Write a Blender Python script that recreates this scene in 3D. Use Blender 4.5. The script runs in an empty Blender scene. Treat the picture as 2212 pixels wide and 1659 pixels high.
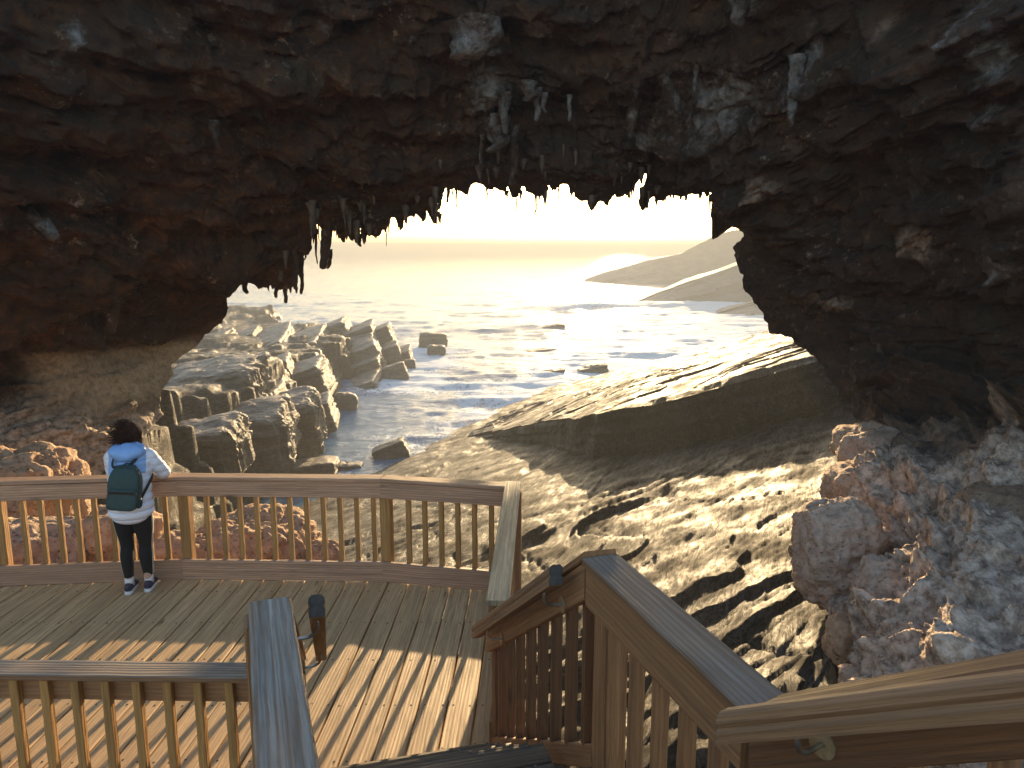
import bpy, bmesh, math, random
import numpy as np
from mathutils import Vector, Matrix

# ------------------------------------------------------------------ camera, world, sun, exposure
S = bpy.context.scene
COL = S.collection
CAM_H = 3.14
PITCH = math.radians(10.0)
FPX = 769.0
cam = bpy.data.cameras.new('camera')
cam.sensor_fit = 'HORIZONTAL'
cam.sensor_width = 36.0
cam.lens = 36.0 * FPX / 1024.0
cam.clip_start = 0.05
cam.clip_end = 20000
cam_o = bpy.data.objects.new('camera', cam)
COL.objects.link(cam_o)
cam_o.location = (0, 0, CAM_H)
cam_o.rotation_euler = (math.radians(90) - PITCH, 0, 0)
S.camera = cam_o

SUN_AZ, SUN_EL = math.radians(8.3), math.radians(9.6)
W_ = bpy.data.worlds.new('World')
S.world = W_
W_.use_nodes = True
nt = W_.node_tree
bg = nt.nodes['Background']
sky = nt.nodes.new('ShaderNodeTexSky')
sky.sky_type = 'NISHITA'
sky.sun_disc = False
sky.sun_elevation = SUN_EL
sky.sun_rotation = SUN_AZ
sky.air_density = 1.0
sky.dust_density = 1.3
nt.links.new(sky.outputs[0], bg.inputs[0])
bg.inputs[1].default_value = 0.14

sl = bpy.data.lights.new('sun', 'SUN')
sl.energy = 4.6
sl.angle = math.radians(0.5)
sl.color = (1.0, 0.72, 0.39)
sun = bpy.data.objects.new('sun', sl)
COL.objects.link(sun)
sd = Vector((math.sin(SUN_AZ) * math.cos(SUN_EL), math.cos(SUN_AZ) * math.cos(SUN_EL), math.sin(SUN_EL)))
sun.rotation_euler = sd.to_track_quat('Z', 'Y').to_euler()
sun.location = (20, 60, 30)

S.view_settings.view_transform = 'Standard'
S.view_settings.look = 'None'
S.view_settings.gamma = 1.0
S.view_settings.exposure = 1.85
S.render.engine = 'CYCLES'
S.cycles.use_denoising = True
S.cycles.max_bounces = 8
S.cycles.diffuse_bounces = 4
S.cycles.volume_bounces = 1
S.cycles.sample_clamp_indirect = 4.0

RNG = np.random.default_rng(7)
random.seed(7)

# ------------------------------------------------------------------ helpers
def hsh(ix, iy, iz, seed):
    with np.errstate(over='ignore'):
        h = (ix.astype(np.uint32) * np.uint32(374761393) + iy.astype(np.uint32) * np.uint32(668265263)
             + iz.astype(np.uint32) * np.uint32(2246822519) + np.uint32((seed * 3266489917 + 97) & 0xffffffff))
        h = (h ^ (h >> np.uint32(13))) * np.uint32(1274126177)
        h = (h ^ (h >> np.uint32(16))) * np.uint32(2654435761)
        h = h ^ (h >> np.uint32(15))
    return h.astype(np.float64) / 4294967295.0

def vnoise(p, seed=0):
    """smooth value noise in -1..1, p (N,3)"""
    f = np.floor(p)
    i = f.astype(np.int64)
    t = p - f
    t = t * t * t * (t * (t * 6 - 15) + 10)
    x, y, z = i[:, 0], i[:, 1], i[:, 2]
    def c(a, b, d): return hsh(x + a, y + b, z + d, seed)
    tx, ty, tz = t[:, 0], t[:, 1], t[:, 2]
    a = c(0, 0, 0) * (1 - tx) + c(1, 0, 0) * tx
    b = c(0, 1, 0) * (1 - tx) + c(1, 1, 0) * tx
    d = c(0, 0, 1) * (1 - tx) + c(1, 0, 1) * tx
    e = c(0, 1, 1) * (1 - tx) + c(1, 1, 1) * tx
    a = a * (1 - ty) + b * ty
    d = d * (1 - ty) + e * ty
    return (a * (1 - tz) + d * tz) * 2 - 1

def fbm(p, octv=4, seed=0, lac=2.03, gain=0.5, ridged=False):
    r = np.zeros(len(p)); a = 1.0; s = 0.0
    q = np.array(p, float)
    for k in range(octv):
        n = vnoise(q, seed + k * 17)
        if ridged: n = 1 - 2 * np.abs(n)
        r += a * n; s += a
        q = q * lac + 11.3; a *= gain
    return r / s

def worley(p, seed=0):
    """distances to the nearest and second nearest feature point"""
    f = np.floor(p).astype(np.int64)
    d1 = np.full(len(p), 9.0); d2 = np.full(len(p), 9.0)
    for a in (-1, 0, 1):
        for b in (-1, 0, 1):
            for c in (-1, 0, 1):
                x, y, z = f[:, 0] + a, f[:, 1] + b, f[:, 2] + c
                d = np.sqrt((x + hsh(x, y, z, seed) - p[:, 0]) ** 2 + (y + hsh(x, y, z, seed + 1) - p[:, 1]) ** 2
                            + (z + hsh(x, y, z, seed + 2) - p[:, 2]) ** 2)
                n1 = np.minimum(d1, d); d2 = np.minimum(np.maximum(d1, d), d2); d1 = n1
    return d1, d2

def sstep(a, b, x):
    t = np.clip((x - a) / (b - a), 0, 1)
    return t * t * (3 - 2 * t)

def terrace(h, step, sharp=6.0):
    q = h / step
    f = np.floor(q); t = q - f
    return (f + np.clip((t - 0.5) * sharp + 0.5, 0, 1) * 0.85 + t * 0.15) * step

def link(name, me, mat=None, parent=None):
    o = bpy.data.objects.new(name, me)
    COL.objects.link(o)
    if mat is not None: me.materials.append(mat)
    if parent is not None: o.parent = parent
    return o

def mesh_np(name, verts, quads, mat=None, parent=None, smooth=True, attrs=None, tris=None):
    """fast mesh from arrays"""
    me = bpy.data.meshes.new(name)
    verts = np.asarray(verts, np.float32)
    quads = np.asarray(quads, np.int32).reshape(-1, 4) if quads is not None and len(quads) else np.zeros((0, 4), np.int32)
    tr = np.asarray(tris, np.int32).reshape(-1, 3) if tris is not None and len(tris) else np.zeros((0, 3), np.int32)
    nl = quads.size + tr.size
    me.vertices.add(len(verts)); me.vertices.foreach_set('co', verts.ravel())
    me.loops.add(nl)
    me.loops.foreach_set('vertex_index', np.concatenate([quads.ravel(), tr.ravel()]))
    npoly = len(quads) + len(tr)
    me.polygons.add(npoly)
    st = np.concatenate([np.arange(len(quads)) * 4, quads.size + np.arange(len(tr)) * 3]).astype(np.int32)
    me.polygons.foreach_set('loop_start', st)
    me.update(calc_edges=True)
    me.polygons.foreach_set('use_smooth', np.full(npoly, smooth))
    for k, v in (attrs or {}).items():
        at = me.attributes.new(k, 'FLOAT', 'POINT')
        at.data.foreach_set('value', np.asarray(v, np.float32))
    me.validate()
    return link(name, me, mat, parent)

def grid_quads(n, m, wrap=False, flip=False):
    """quads of an n x m vertex grid (index i*m+j)"""
    i = np.arange(n - 1)[:, None]
    j = np.arange(m if wrap else m - 1)[None, :]
    j2 = (j + 1) % m
    a = i * m + j; b = i * m + j2; c = (i + 1) * m + j2; d = (i + 1) * m + j
    q = np.stack([a, b, c, d], -1).reshape(-1, 4)
    return q[:, ::-1] if flip else q

def tag(o, label=None, cat=None, group=None, kind=None):
    if label: o['label'] = label
    if cat: o['category'] = cat
    if group: o['group'] = group
    if kind: o['kind'] = kind
    return o

def empty(name, loc=(0, 0, 0), rz=0.0):
    o = bpy.data.objects.new(name, None)
    COL.objects.link(o)
    o.location = loc; o.rotation_euler = (0, 0, rz)
    o.empty_display_size = 0.2
    return o

KD = 1024.0 / 2212.0
def at(dx, dy, Y):
    """a point that the traced photograph shows at (dx, dy), Y metres ahead of the camera"""
    x = (dx * KD - 512) / FPX; y = (384 - dy * KD) / FPX
    d = np.array([x, math.cos(PITCH) + y * math.sin(PITCH), -math.sin(PITCH) + y * math.cos(PITCH)])
    return np.array([0, 0, CAM_H]) + d * (Y / d[1])

def at_arr(px, py, Y):
    """vectorised, render pixels"""
    x = (px - 512) / FPX; y = (384 - py) / FPX
    dy = math.cos(PITCH) + y * math.sin(PITCH); dz = -math.sin(PITCH) + y * math.cos(PITCH)
    k = Y / dy
    return np.stack([x * k, Y + 0 * px, CAM_H + dz * k], -1)

# ------------------------------------------------------------------ materials
class NT:
    def __init__(s, name):
        s.m = bpy.data.materials.new(name); s.m.use_nodes = True
        s.t = s.m.node_tree; s.b = s.t.nodes['Principled BSDF']
    def n(s, typ, **kw):
        nd = s.t.nodes.new('ShaderNode' + typ)
        for k, v in kw.items():
            if k in ('i',):
                for kk, vv in v.items():
                    if hasattr(vv, 'is_output') or isinstance(vv, bpy.types.NodeSocket): s.t.links.new(vv, nd.inputs[kk])
                    else: nd.inputs[kk].default_value = vv
            else: setattr(nd, k, v)
        return nd
    def set(s, **kw):
        for k, v in kw.items():
            k = k.replace('_', ' ')
            if isinstance(v, bpy.types.NodeSocket): s.t.links.new(v, s.b.inputs[k])
            else: s.b.inputs[k].default_value = v
    def noise(s, vec, scale, detail=4, rough=0.55, dist=0.0):
        return s.n('TexNoise', i={'Vector': vec, 'Scale': scale, 'Detail': detail, 'Roughness': rough, 'Distortion': dist}).outputs[0]
    def vor(s, vec, scale, feature='F1', rnd=1.0):
        return s.n('TexVoronoi', feature=feature, i={'Vector': vec, 'Scale': scale, 'Randomness': rnd}).outputs[0]
    def mapping(s, vec, scale=(1, 1, 1), rot=(0, 0, 0), loc=(0, 0, 0)):
        return s.n('Mapping', i={'Vector': vec, 'Scale': scale, 'Rotation': rot, 'Location': loc}).outputs[0]
    def ramp(s, fac, stops, interp='LINEAR'):
        r = s.n('ValToRGB', i={'Fac': fac}); cr = r.color_ramp; cr.interpolation = interp
        while len(cr.elements) < len(stops): cr.elements.new(0.5)
        for e, (p, c) in zip(cr.elements, stops):
            e.position = p; e.color = (c, c, c, 1) if isinstance(c, (int, float)) else (*c, 1)
        return r.outputs[0]
    def mix(s, fac, a, b, blend='MIX'):
        nd = s.n('Mix', data_type='RGBA', blend_type=blend)
        for k, v in ((0, fac), (6, a), (7, b)):
            if isinstance(v, bpy.types.NodeSocket): s.t.links.new(v, nd.inputs[k])
            elif k == 0: nd.inputs[0].default_value = v
            else: nd.inputs[k].default_value = (*v, 1)
        return nd.outputs[2]
    def math(s, op, a, b=0.0, clamp=False):
        nd = s.n('Math', operation=op, use_clamp=clamp)
        for k, v in ((0, a), (1, b)):
            if isinstance(v, bpy.types.NodeSocket): s.t.links.new(v, nd.inputs[k])
            else: nd.inputs[k].default_value = v
        return nd.outputs[0]
    def attr(s, name): return s.n('Attribute', attribute_name=name).outputs['Fac']
    def bump(s, h, strength=0.5, dist=0.05, normal=None):
        i = {'Height': h, 'Strength': strength, 'Distance': dist}
        if normal is not None: i['Normal'] = normal
        return s.n('Bump', i=i).outputs[0]
    def obj(s): return s.n('TexCoord').outputs['Object']
    def pos(s): return s.n('NewGeometry').outputs['Position']
    def uv(s): return s.n('TexCoord').outputs['UV']
    def nz(s):
        sp = s.n('SeparateXYZ'); s.t.links.new(s.n('NewGeometry').outputs['Normal'], sp.inputs[0]); return sp.outputs[2]

def mat_arch():
    t = NT('arch_limestone'); p = t.obj()
    big = t.noise(p, 0.55, 5, 0.6)
    med = t.noise(t.mapping(p, (1, 1, 1.8)), 1.7, 6, 0.65, 0.4)
    fine = t.noise(p, 9.0, 6, 0.7)
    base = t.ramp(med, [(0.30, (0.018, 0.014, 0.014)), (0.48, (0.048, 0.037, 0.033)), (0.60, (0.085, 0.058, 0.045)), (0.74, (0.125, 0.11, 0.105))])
    rust = t.ramp(big, [(0.42, (0.075, 0.040, 0.016)), (0.62, (0.065, 0.058, 0.055))])
    c = t.mix(0.5, base, rust)
    c = t.mix(t.attr('rust'), c, t.ramp(med, [(0.32, (0.022, 0.010, 0.004)), (0.5, (0.068, 0.030, 0.009)), (0.72, (0.16, 0.075, 0.024))]))
    # salt and lichen flecks, in loose patches
    patch = t.ramp(t.noise(p, 0.9, 3, 0.6), [(0.50, 0.0), (0.66, 1.0)])
    fleck = t.ramp(t.noise(p, 7.0, 5, 0.75), [(0.57, 0.0), (0.63, 1.0)])
    c = t.mix(t.math('MULTIPLY', t.math('MULTIPLY', patch, fleck), 0.75), c, (0.42, 0.39, 0.35))
    green = t.ramp(t.noise(t.mapping(p, loc=(7, 3, 1)), 1.3, 4), [(0.55, 0.0), (0.7, 0.5)])
    c = t.mix(green, c, (0.045, 0.050, 0.030))
    c = t.mix(1.0, c, (1.0, 0.80, 0.64), 'MULTIPLY')
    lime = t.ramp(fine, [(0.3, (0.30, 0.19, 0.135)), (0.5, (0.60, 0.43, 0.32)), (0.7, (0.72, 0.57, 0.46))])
    c = t.mix(t.attr('lime'), c, lime)  # limestone colour; on the lower left wall it imitates haze
    sand_haze = t.ramp(t.noise(t.mapping(p, (1, 1, 5), (0.3, 0.5, 0)), 1.5, 5), [(0.3, (0.36, 0.26, 0.17)), (0.7, (0.52, 0.39, 0.26))])  # sandy rock, its colour lightened to stand in for sunlit haze
    c = t.mix(t.attr('sand_haze'), c, sand_haze)
    pale = t.ramp(t.noise(p, 5.0, 5, 0.7), [(0.35, (0.17, 0.15, 0.135)), (0.6, (0.38, 0.37, 0.37))])
    pf = t.ramp(t.math('ADD', t.noise(p, 5.5, 7, 0.75), t.math('MULTIPLY', t.attr('pale'), 0.32)), [(0.57, 0.0), (0.80, 0.75)])
    c = t.mix(t.math('MULTIPLY', pf, t.ramp(t.attr('pale'), [(0.03, 0.0), (0.25, 1.0)])), c, pale)
    c = t.mix(t.ramp(fine, [(0.35, 0.55), (0.6, 0.0)]), c, (0.02, 0.015, 0.01))
    pit = t.ramp(t.vor(p, 6.0), [(0.0, 0.0), (0.35, 1.0)])
    h = t.math('ADD', t.math('MULTIPLY', pit, 0.35), t.math('ADD', t.math('MULTIPLY', fine, 0.5), med))
    t.set(Base_Color=c, Roughness=0.8, Normal=t.bump(h, 0.8, 0.16))
    return t.m

def mat_limestone(name, tint=(1, 1, 1), dark=0.0):
    t = NT(name); p = t.obj()
    fine = t.noise(p, 11.0, 7, 0.7)
    big = t.noise(p, 1.8, 4, 0.6)
    c = t.ramp(fine, [(0.28, (0.28, 0.175, 0.12)), (0.48, (0.56, 0.39, 0.29)), (0.70, (0.68, 0.53, 0.43))])
    c = t.mix(t.ramp(big, [(0.45, 0.0), (0.65, 0.55)]), c, (0.30, 0.20, 0.12))
    pits = t.ramp(t.vor(t.mapping(p, (1, 1, 1.5)), 13.0), [(0.05, 1.0), (0.28, 0.0)])
    c = t.mix(t.math('MULTIPLY', pits, t.ramp(big, [(0.35, 0.0), (0.6, 0.8)])), c, (0.09, 0.055, 0.03))
    c = t.mix(dark, c, (0.05, 0.04, 0.03))
    c = t.mix(1.0, c, tint, 'MULTIPLY')
    h = t.math('SUBTRACT', t.math('ADD', fine, t.math('MULTIPLY', t.noise(p, 35, 4, 0.7), 0.35)), t.math('MULTIPLY', pits, 0.45))
    t.set(Base_Color=c, Roughness=0.85, Normal=t.bump(h, 0.9, 0.07))
    return t.m

def mat_shelf(name='shelf_rock', wet=0.60):
    t = NT(name); p = t.obj()
    q = t.mapping(p, (1, 1, 1), (0, 0, math.radians(22.3)))
    st = t.mapping(q, (1.5, 0.22, 1.5))
    streak = t.noise(st, 2.2, 7, 0.68, 0.5)
    streak2 = t.noise(t.mapping(q, (5.0, 0.8, 5.0)), 3.0, 6, 0.7, 0.3)
    big = t.noise(p, 0.35, 4, 0.6)
    c = t.ramp(streak, [(0.28, (0.024, 0.018, 0.013)), (0.5, (0.064, 0.049, 0.035)), (0.72, (0.108, 0.083, 0.060))])
    c = t.mix(t.ramp(big, [(0.42, 0.0), (0.62, 0.6)]), c, (0.105, 0.10, 0.098))
    c = t.mix(t.ramp(streak2, [(0.36, 0.85), (0.50, 0.0)]), c, (0.018, 0.014, 0.011))
    crk = t.noise(t.mapping(q, (2.4, 0.30, 2.4), loc=(3, 1, 0)), 2.0, 8, 0.75, 1.0)
    c = t.mix(t.ramp(crk, [(0.468, 0.0), (0.492, 0.9), (0.508, 0.9), (0.532, 0.0)]), c, (0.014, 0.011, 0.009))
    rub = t.ramp(t.noise(p, 7, 6, 0.7), [(0.3, (0.17, 0.12, 0.08)), (0.7, (0.48, 0.39, 0.30))])
    c = t.mix(t.attr('lime'), c, rub)
    rg = t.ramp(t.noise(q, 1.2, 5, 0.6), [(0.38, wet - 0.16), (0.62, wet + 0.20)])
    h = t.math('SUBTRACT', t.math('ADD', streak, t.math('MULTIPLY', streak2, 0.55)), t.ramp(crk, [(0.468, 0.0), (0.492, 0.35), (0.508, 0.35), (0.532, 0.0)]))
    h2 = t.noise(p, 14, 6, 0.7)
    nrm = t.bump(h2, 0.45, 0.018, t.bump(h, 0.7, 0.055))
    t.set(Base_Color=c, Roughness=rg, Specular_IOR_Level=0.07, Normal=nrm)
    return t.m

def mat_ledge():
    t = NT('strata_rock'); p = t.obj()
    lay = t.noise(t.mapping(p, (0.30, 0.30, 2.0), (0, -0.22, 0)), 1.6, 7, 0.72, 0.3)
    fine = t.noise(p, 6, 6, 0.7)
    c = t.ramp(lay, [(0.3, (0.06, 0.045, 0.032)), (0.5, (0.17, 0.125, 0.085)), (0.7, (0.28, 0.215, 0.15))])
    c = t.mix(t.ramp(fine, [(0.35, 0.5), (0.55, 0.0)]), c, (0.05, 0.04, 0.03))
    rib = t.noise(t.mapping(p, (3.0, 3.0, 0.5)), 1.3, 4, 0.6)
    h = t.math('ADD', t.math('MULTIPLY', lay, 1.2), t.math('ADD', t.math('MULTIPLY', fine, 0.4), t.math('MULTIPLY', rib, 0.5)))
    t.set(Base_Color=c, Roughness=0.62, Normal=t.bump(h, 0.8, 0.22))
    return t.m

def mat_wood(name, warm, grey, weather=0.0, tone=1.0, grain=1.0):
    """timber: grain runs along U (metres); faces that look up weather to grey by 'weather'"""
    t = NT(name); u = t.uv()
    g1 = t.noise(t.mapping(u, (1.1, 26, 1)), 1.0, 6, 0.65, 0.6)
    g2 = t.noise(t.mapping(u, (5.0, 170, 1)), 1.0, 3, 0.6)
    # cathedral figure: distorted rings
    wv = t.n('TexWave', wave_type='BANDS', bands_direction='Y', i={'Vector': t.mapping(u, (0.45, 5.0, 1)), 'Scale': 2.6, 'Distortion': 9.0, 'Detail': 2.0, 'Detail Scale': 0.45}).outputs[1]
    tone_n = t.noise(t.mapping(u, (0.05, 0.31, 1)), 1.0, 2, 0.5)
    k = t.ramp(g1, [(0.25, tuple(0.45 * v for v in warm)), (0.5, tuple(v for v in warm)), (0.75, tuple(min(1, 1.45 * v) for v in warm))])
    kg = t.ramp(g1, [(0.25, tuple(0.42 * v for v in grey)), (0.5, grey), (0.72, tuple(min(1, 1.5 * v) for v in grey))])
    blot = t.ramp(t.noise(t.mapping(u, (1.3, 7, 1)), 1.0, 4, 0.6), [(0.35, 0.55), (0.62, 1.0)])
    up = t.ramp(t.nz(), [(0.55, 0.0), (0.8, 1.0)])
    c = t.mix(t.math('MULTIPLY', t.math('MULTIPLY', up, blot), weather), k, kg)
    c = t.mix(t.math('MULTIPLY', t.ramp(wv, [(0.45, 0.0), (0.95, 0.5)]), grain), c, tuple(0.42 * v for v in warm))
    c = t.mix(t.ramp(g2, [(0.36, 0.5), (0.5, 0.0)]), c, tuple(0.3 * v for v in warm))
    knot = t.vor(t.mapping(u, (1.4, 6.5, 1)), 1.0)
    c = t.mix(t.ramp(knot, [(0.03, 0.85), (0.13, 0.0)]), c, tuple(0.22 * v for v in warm))
    c = t.mix(t.ramp(tone_n, [(0.3, 0.55), (0.7, 0.0)]), c, tuple(0.55 * v for v in warm))
    h = t.math('ADD', t.math('MULTIPLY', g1, 0.8), t.math('ADD', t.math('MULTIPLY', g2, 0.5), t.math('MULTIPLY', wv, 0.35)))
    t.set(Base_Color=c, Roughness=t.ramp(g1, [(0.3, 0.75), (0.7, 0.5)]), Normal=t.bump(h, 0.55, 0.006))
    return t.m

def mat_simple(name, col, rough=0.6, metal=0.0, nscale=0.0, namt=0.15, bump=0.0, bscale=40, bdist=0.01):
    t = NT(name)
    c = col
    if nscale:
        f = t.noise(t.obj(), nscale, 5, 0.6)
        c = t.ramp(f, [(0.3, tuple(max(0, v * (1 - namt)) for v in col)), (0.7, tuple(min(1, v * (1 + namt)) for v in col))])
        t.set(Base_Color=c)
    else: t.set(Base_Color=(*col, 1))
    t.set(Roughness=rough, Metallic=metal)
    if bump: t.set(Normal=t.bump(t.noise(t.obj(), bscale, 4, 0.6), bump, bdist))
    return t.m

def mat_sea():
    t = NT('sea_water'); p = t.pos()
    f = t.attr('foam')
    lace = t.noise(t.mapping(p, (1, 0.45, 1)), 1.3, 8, 0.75, 1.2)
    fm = t.math('MULTIPLY_ADD' if False else 'ADD', t.math('MULTIPLY', lace, 1.0), f)
    fac = t.ramp(fm, [(0.92, 0.0), (1.12, 1.0)])
    deep = t.ramp(t.noise(t.mapping(p, (0.04, 0.02, 1)), 1.0, 4), [(0.35, (0.050, 0.115, 0.20)), (0.7, (0.09, 0.165, 0.25))])
    c = t.mix(fac, deep, (0.62, 0.63, 0.64))
    r = t.math('ADD', 0.12, t.math('MULTIPLY', fac, 0.6))
    w1 = t.noise(t.mapping(p, (0.55, 1.3, 1)), 1.2, 8, 0.65, 0.3)
    w2 = t.noise(t.mapping(p, (0.16, 0.42, 1)), 1.0, 3, 0.6)
    h = t.math('ADD', w1, t.math('MULTIPLY', w2, 1.6))
    t.set(Base_Color=c, Roughness=r, IOR=1.33, Specular_IOR_Level=0.10, Normal=t.bump(h, 0.8, 0.16))
    return t.m

M = {}
M['arch'] = mat_arch()
M['lime'] = mat_limestone('pale_limestone')
M['lime_warm'] = mat_limestone('ochre_limestone', (1.0, 0.90, 0.76))
M['lime_dark'] = mat_limestone('stained_limestone', (0.8, 0.72, 0.62), 0.35)
M['shelf'] = mat_shelf()
M['ledge'] = mat_ledge()
M['drip'] = mat_simple('drip_rock', (0.10, 0.075, 0.055), 0.75, 0, 6, 0.6, 0.6, 18, 0.03)
M['flow'] = mat_simple('flowstone', (0.13, 0.125, 0.125), 0.75, 0, 7, 0.9, 1.0, 9, 0.08)
M['head'] = mat_simple('headland_rock', (0.14, 0.105, 0.07), 0.7, 0, 0.35, 0.4, 0.8, 0.6, 0.5)
M['wood'] = mat_wood('brown_timber', (0.36, 0.17, 0.07), (0.26, 0.21, 0.17), 0.3, grain=0.6)
M['wood_pink'] = mat_wood('dry_timber', (0.48, 0.275, 0.165), (0.30, 0.27, 0.24), 0.45)
M['wood_dk'] = mat_wood('shaded_timber', (0.17, 0.070, 0.026), (0.14, 0.085, 0.05), 0.4, grain=0.6)  # darker copy of the brown timber, shade put into the colour
M['wood_ochre'] = mat_wood('bounce_lit_timber', (0.42, 0.215, 0.065), (0.36, 0.24, 0.12), 0.4, grain=0.5)  # golden bounce light put into the timber colour
M['wood_grey'] = mat_wood('weathered_timber', (0.26, 0.125, 0.055), (0.25, 0.262, 0.245), 1.0)
M['wood_tan'] = mat_wood('sunlit_tan_timber', (0.42, 0.30, 0.175), (0.46, 0.36, 0.24), 0.8, grain=0.4)  # pale tan carries the sunlight on the side cap in its colour
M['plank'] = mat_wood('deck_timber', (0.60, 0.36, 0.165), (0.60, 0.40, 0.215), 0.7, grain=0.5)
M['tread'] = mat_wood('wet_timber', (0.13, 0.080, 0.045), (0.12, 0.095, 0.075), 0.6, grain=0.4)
M['hand'] = mat_wood('oiled_timber', (0.30, 0.155, 0.075), (0.32, 0.20, 0.13), 0.4, grain=0.7)
M['steel'] = mat_simple('bracket_steel', (0.45, 0.44, 0.43), 0.32, 1.0, 20, 0.25)
M['plate'] = mat_simple('bracket_plate', (0.42, 0.30, 0.17), 0.5, 0.6, 25, 0.35)
M['nail'] = mat_simple('rusty_nail', (0.035, 0.025, 0.02), 0.6)
M['endgrain'] = mat_simple('dark_end_grain', (0.085, 0.075, 0.07), 0.8, 0, 30, 0.4)

# ------------------------------------------------------------------ sea
SEA_Z = -6.0
def shelf_s(x, y):
    return (x + 5.3) * 0.925 - (y - 30.8) * 0.3795

def build_sea():
    na, nr = 760, 640
    az = np.radians(np.linspace(-70, 70, na)); r = 16 * (1300 / 16.) ** (np.linspace(0, 1, nr) ** 0.85)
    A, R = np.meshgrid(az, r, indexing='ij')
    x = (R * np.sin(A)).ravel(); y = (R * np.cos(A)).ravel()
    z0 = np.zeros_like(x)
    P = lambda sx, sy: np.stack([x * sx, y * sy, z0], -1)
    amp = 1.0 / (1 + (R.ravel() / 260.0) ** 2)
    near = sstep(20, 60, R.ravel())
    swell = fbm(P(0.022, 0.075), 3, 5)
    chop = fbm(P(0.16, 0.34), 3, 9, ridged=True)
    rip = fbm(P(0.7, 1.1), 3, 14, ridged=True)
    z = SEA_Z + amp * (0.42 * swell * near + (0.10 + 0.16 * near) * chop + 0.075 * rip)
    # one breaker that rolls in towards the point
    yb = 118 + 9 * vnoise(np.stack([x * 0.03, z0, z0], -1), 3)
    br = np.exp(-((y - yb) / 4.0) ** 2) * sstep(-8, 12, x) * (1 - sstep(45, 70, x))
    z += br * 0.9
    s = shelf_s(x, y)
    shore = sstep(-9, -0.5, s) * (0.75 + 0.2 * near)
    surf = np.exp(-((x - 14 - 0.16 * (y - 70)) / 17) ** 2) * np.exp(-((y - 88) / 40) ** 2)
    ledge = np.exp(-((x + 7.5) / 3.5) ** 2) * sstep(44, 52, y) * (1 - sstep(70, 80, y))
    streak = fbm(P(0.07, 0.23), 4, 21, ridged=True)
    head = np.exp(-((y - 245) / 40) ** 2) * sstep(10, 40, x) * 0.6 + np.exp(-((y - 134) / 14) ** 2) * sstep(18, 34, x) * 0.8
    foam = 0.06 + 0.34 * shore + 0.34 * surf + 0.42 * ledge + 0.45 * br + 0.25 * np.clip(streak, 0, 1) * near + 0.35 * head \
        + 0.24 * np.clip(chop - 0.35, 0, 1) * near
    foam *= 1 - 0.6 * sstep(300, 900, R.ravel())
    o = mesh_np('sea', np.stack([x, y, z], -1), grid_quads(na, nr, flip=False), mat_sea(), attrs={'foam': foam})
    tag(o, 'choppy grey blue sea with white foam reaching to the horizon', None, None, 'structure')
    return o
build_sea()

# ------------------------------------------------------------------ ground: rock shelf, gully and left ledge in one sheet
LEY = np.array([0, 8, 12, 16, 20, 26, 32, 40, 47, 55, 64, 72, 90])
LEX = np.array([-9.0, -8.6, -8.4, -8.6, -9.0, -9.7, -10.0, -11.2, -12.0, -11.5, -10.5, -13, -30])
LTY = np.array([0, 10, 15, 20, 28, 36, 44, 52, 62, 80])
LTZ = np.array([-2.0, -1.0, -0.4, -0.9, -2.0, -2.6, -3.1, -3.6, -4.0, -4.6])

def laminae(x, y, o=0.0):
    """thin overlapping sheets of rock: ragged scarps that face the viewer, backs that dip away"""
    P = lambda k, q=0.0: np.stack([x * k, y * k, np.full_like(x, o + q)], -1)
    e = -0.57 * x + 0.82 * y; a = 0.82 * x + 0.57 * y
    A = lambda ka, ke, q=0.0: np.stack([a * ka, e * ke, np.full_like(x, o + q)], -1)
    w1 = fbm(A(0.16, 0.30, 1), 3, 231); w2 = fbm(A(0.7, 1.1, 2), 3, 233)
    d1, d2 = worley(A(0.35, 0.55, 3), 235)
    out = 0
    for sp, st, kw, q in ((2.3, 0.15, 2.0, 0), (0.95, 0.085, 1.6, 7), (0.34, 0.036, 1.0, 13), (0.15, 0.014, 0.8, 23)):
        c = e / sp + kw * (1.5 * w1 / math.sqrt(sp) + 0.45 * w2 + 0.45 * d1) + q
        f = c - np.floor(c)
        saw = np.where(f < 0.04, f / 0.04, 1 - (f - 0.04) / 0.96) - 0.5
        m = sstep(-0.15, 0.35, fbm(A(0.22, 0.35, 5 + q), 2, 237 + int(q)))
        out = out + st * saw * (0.15 + m)
    return out

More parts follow.
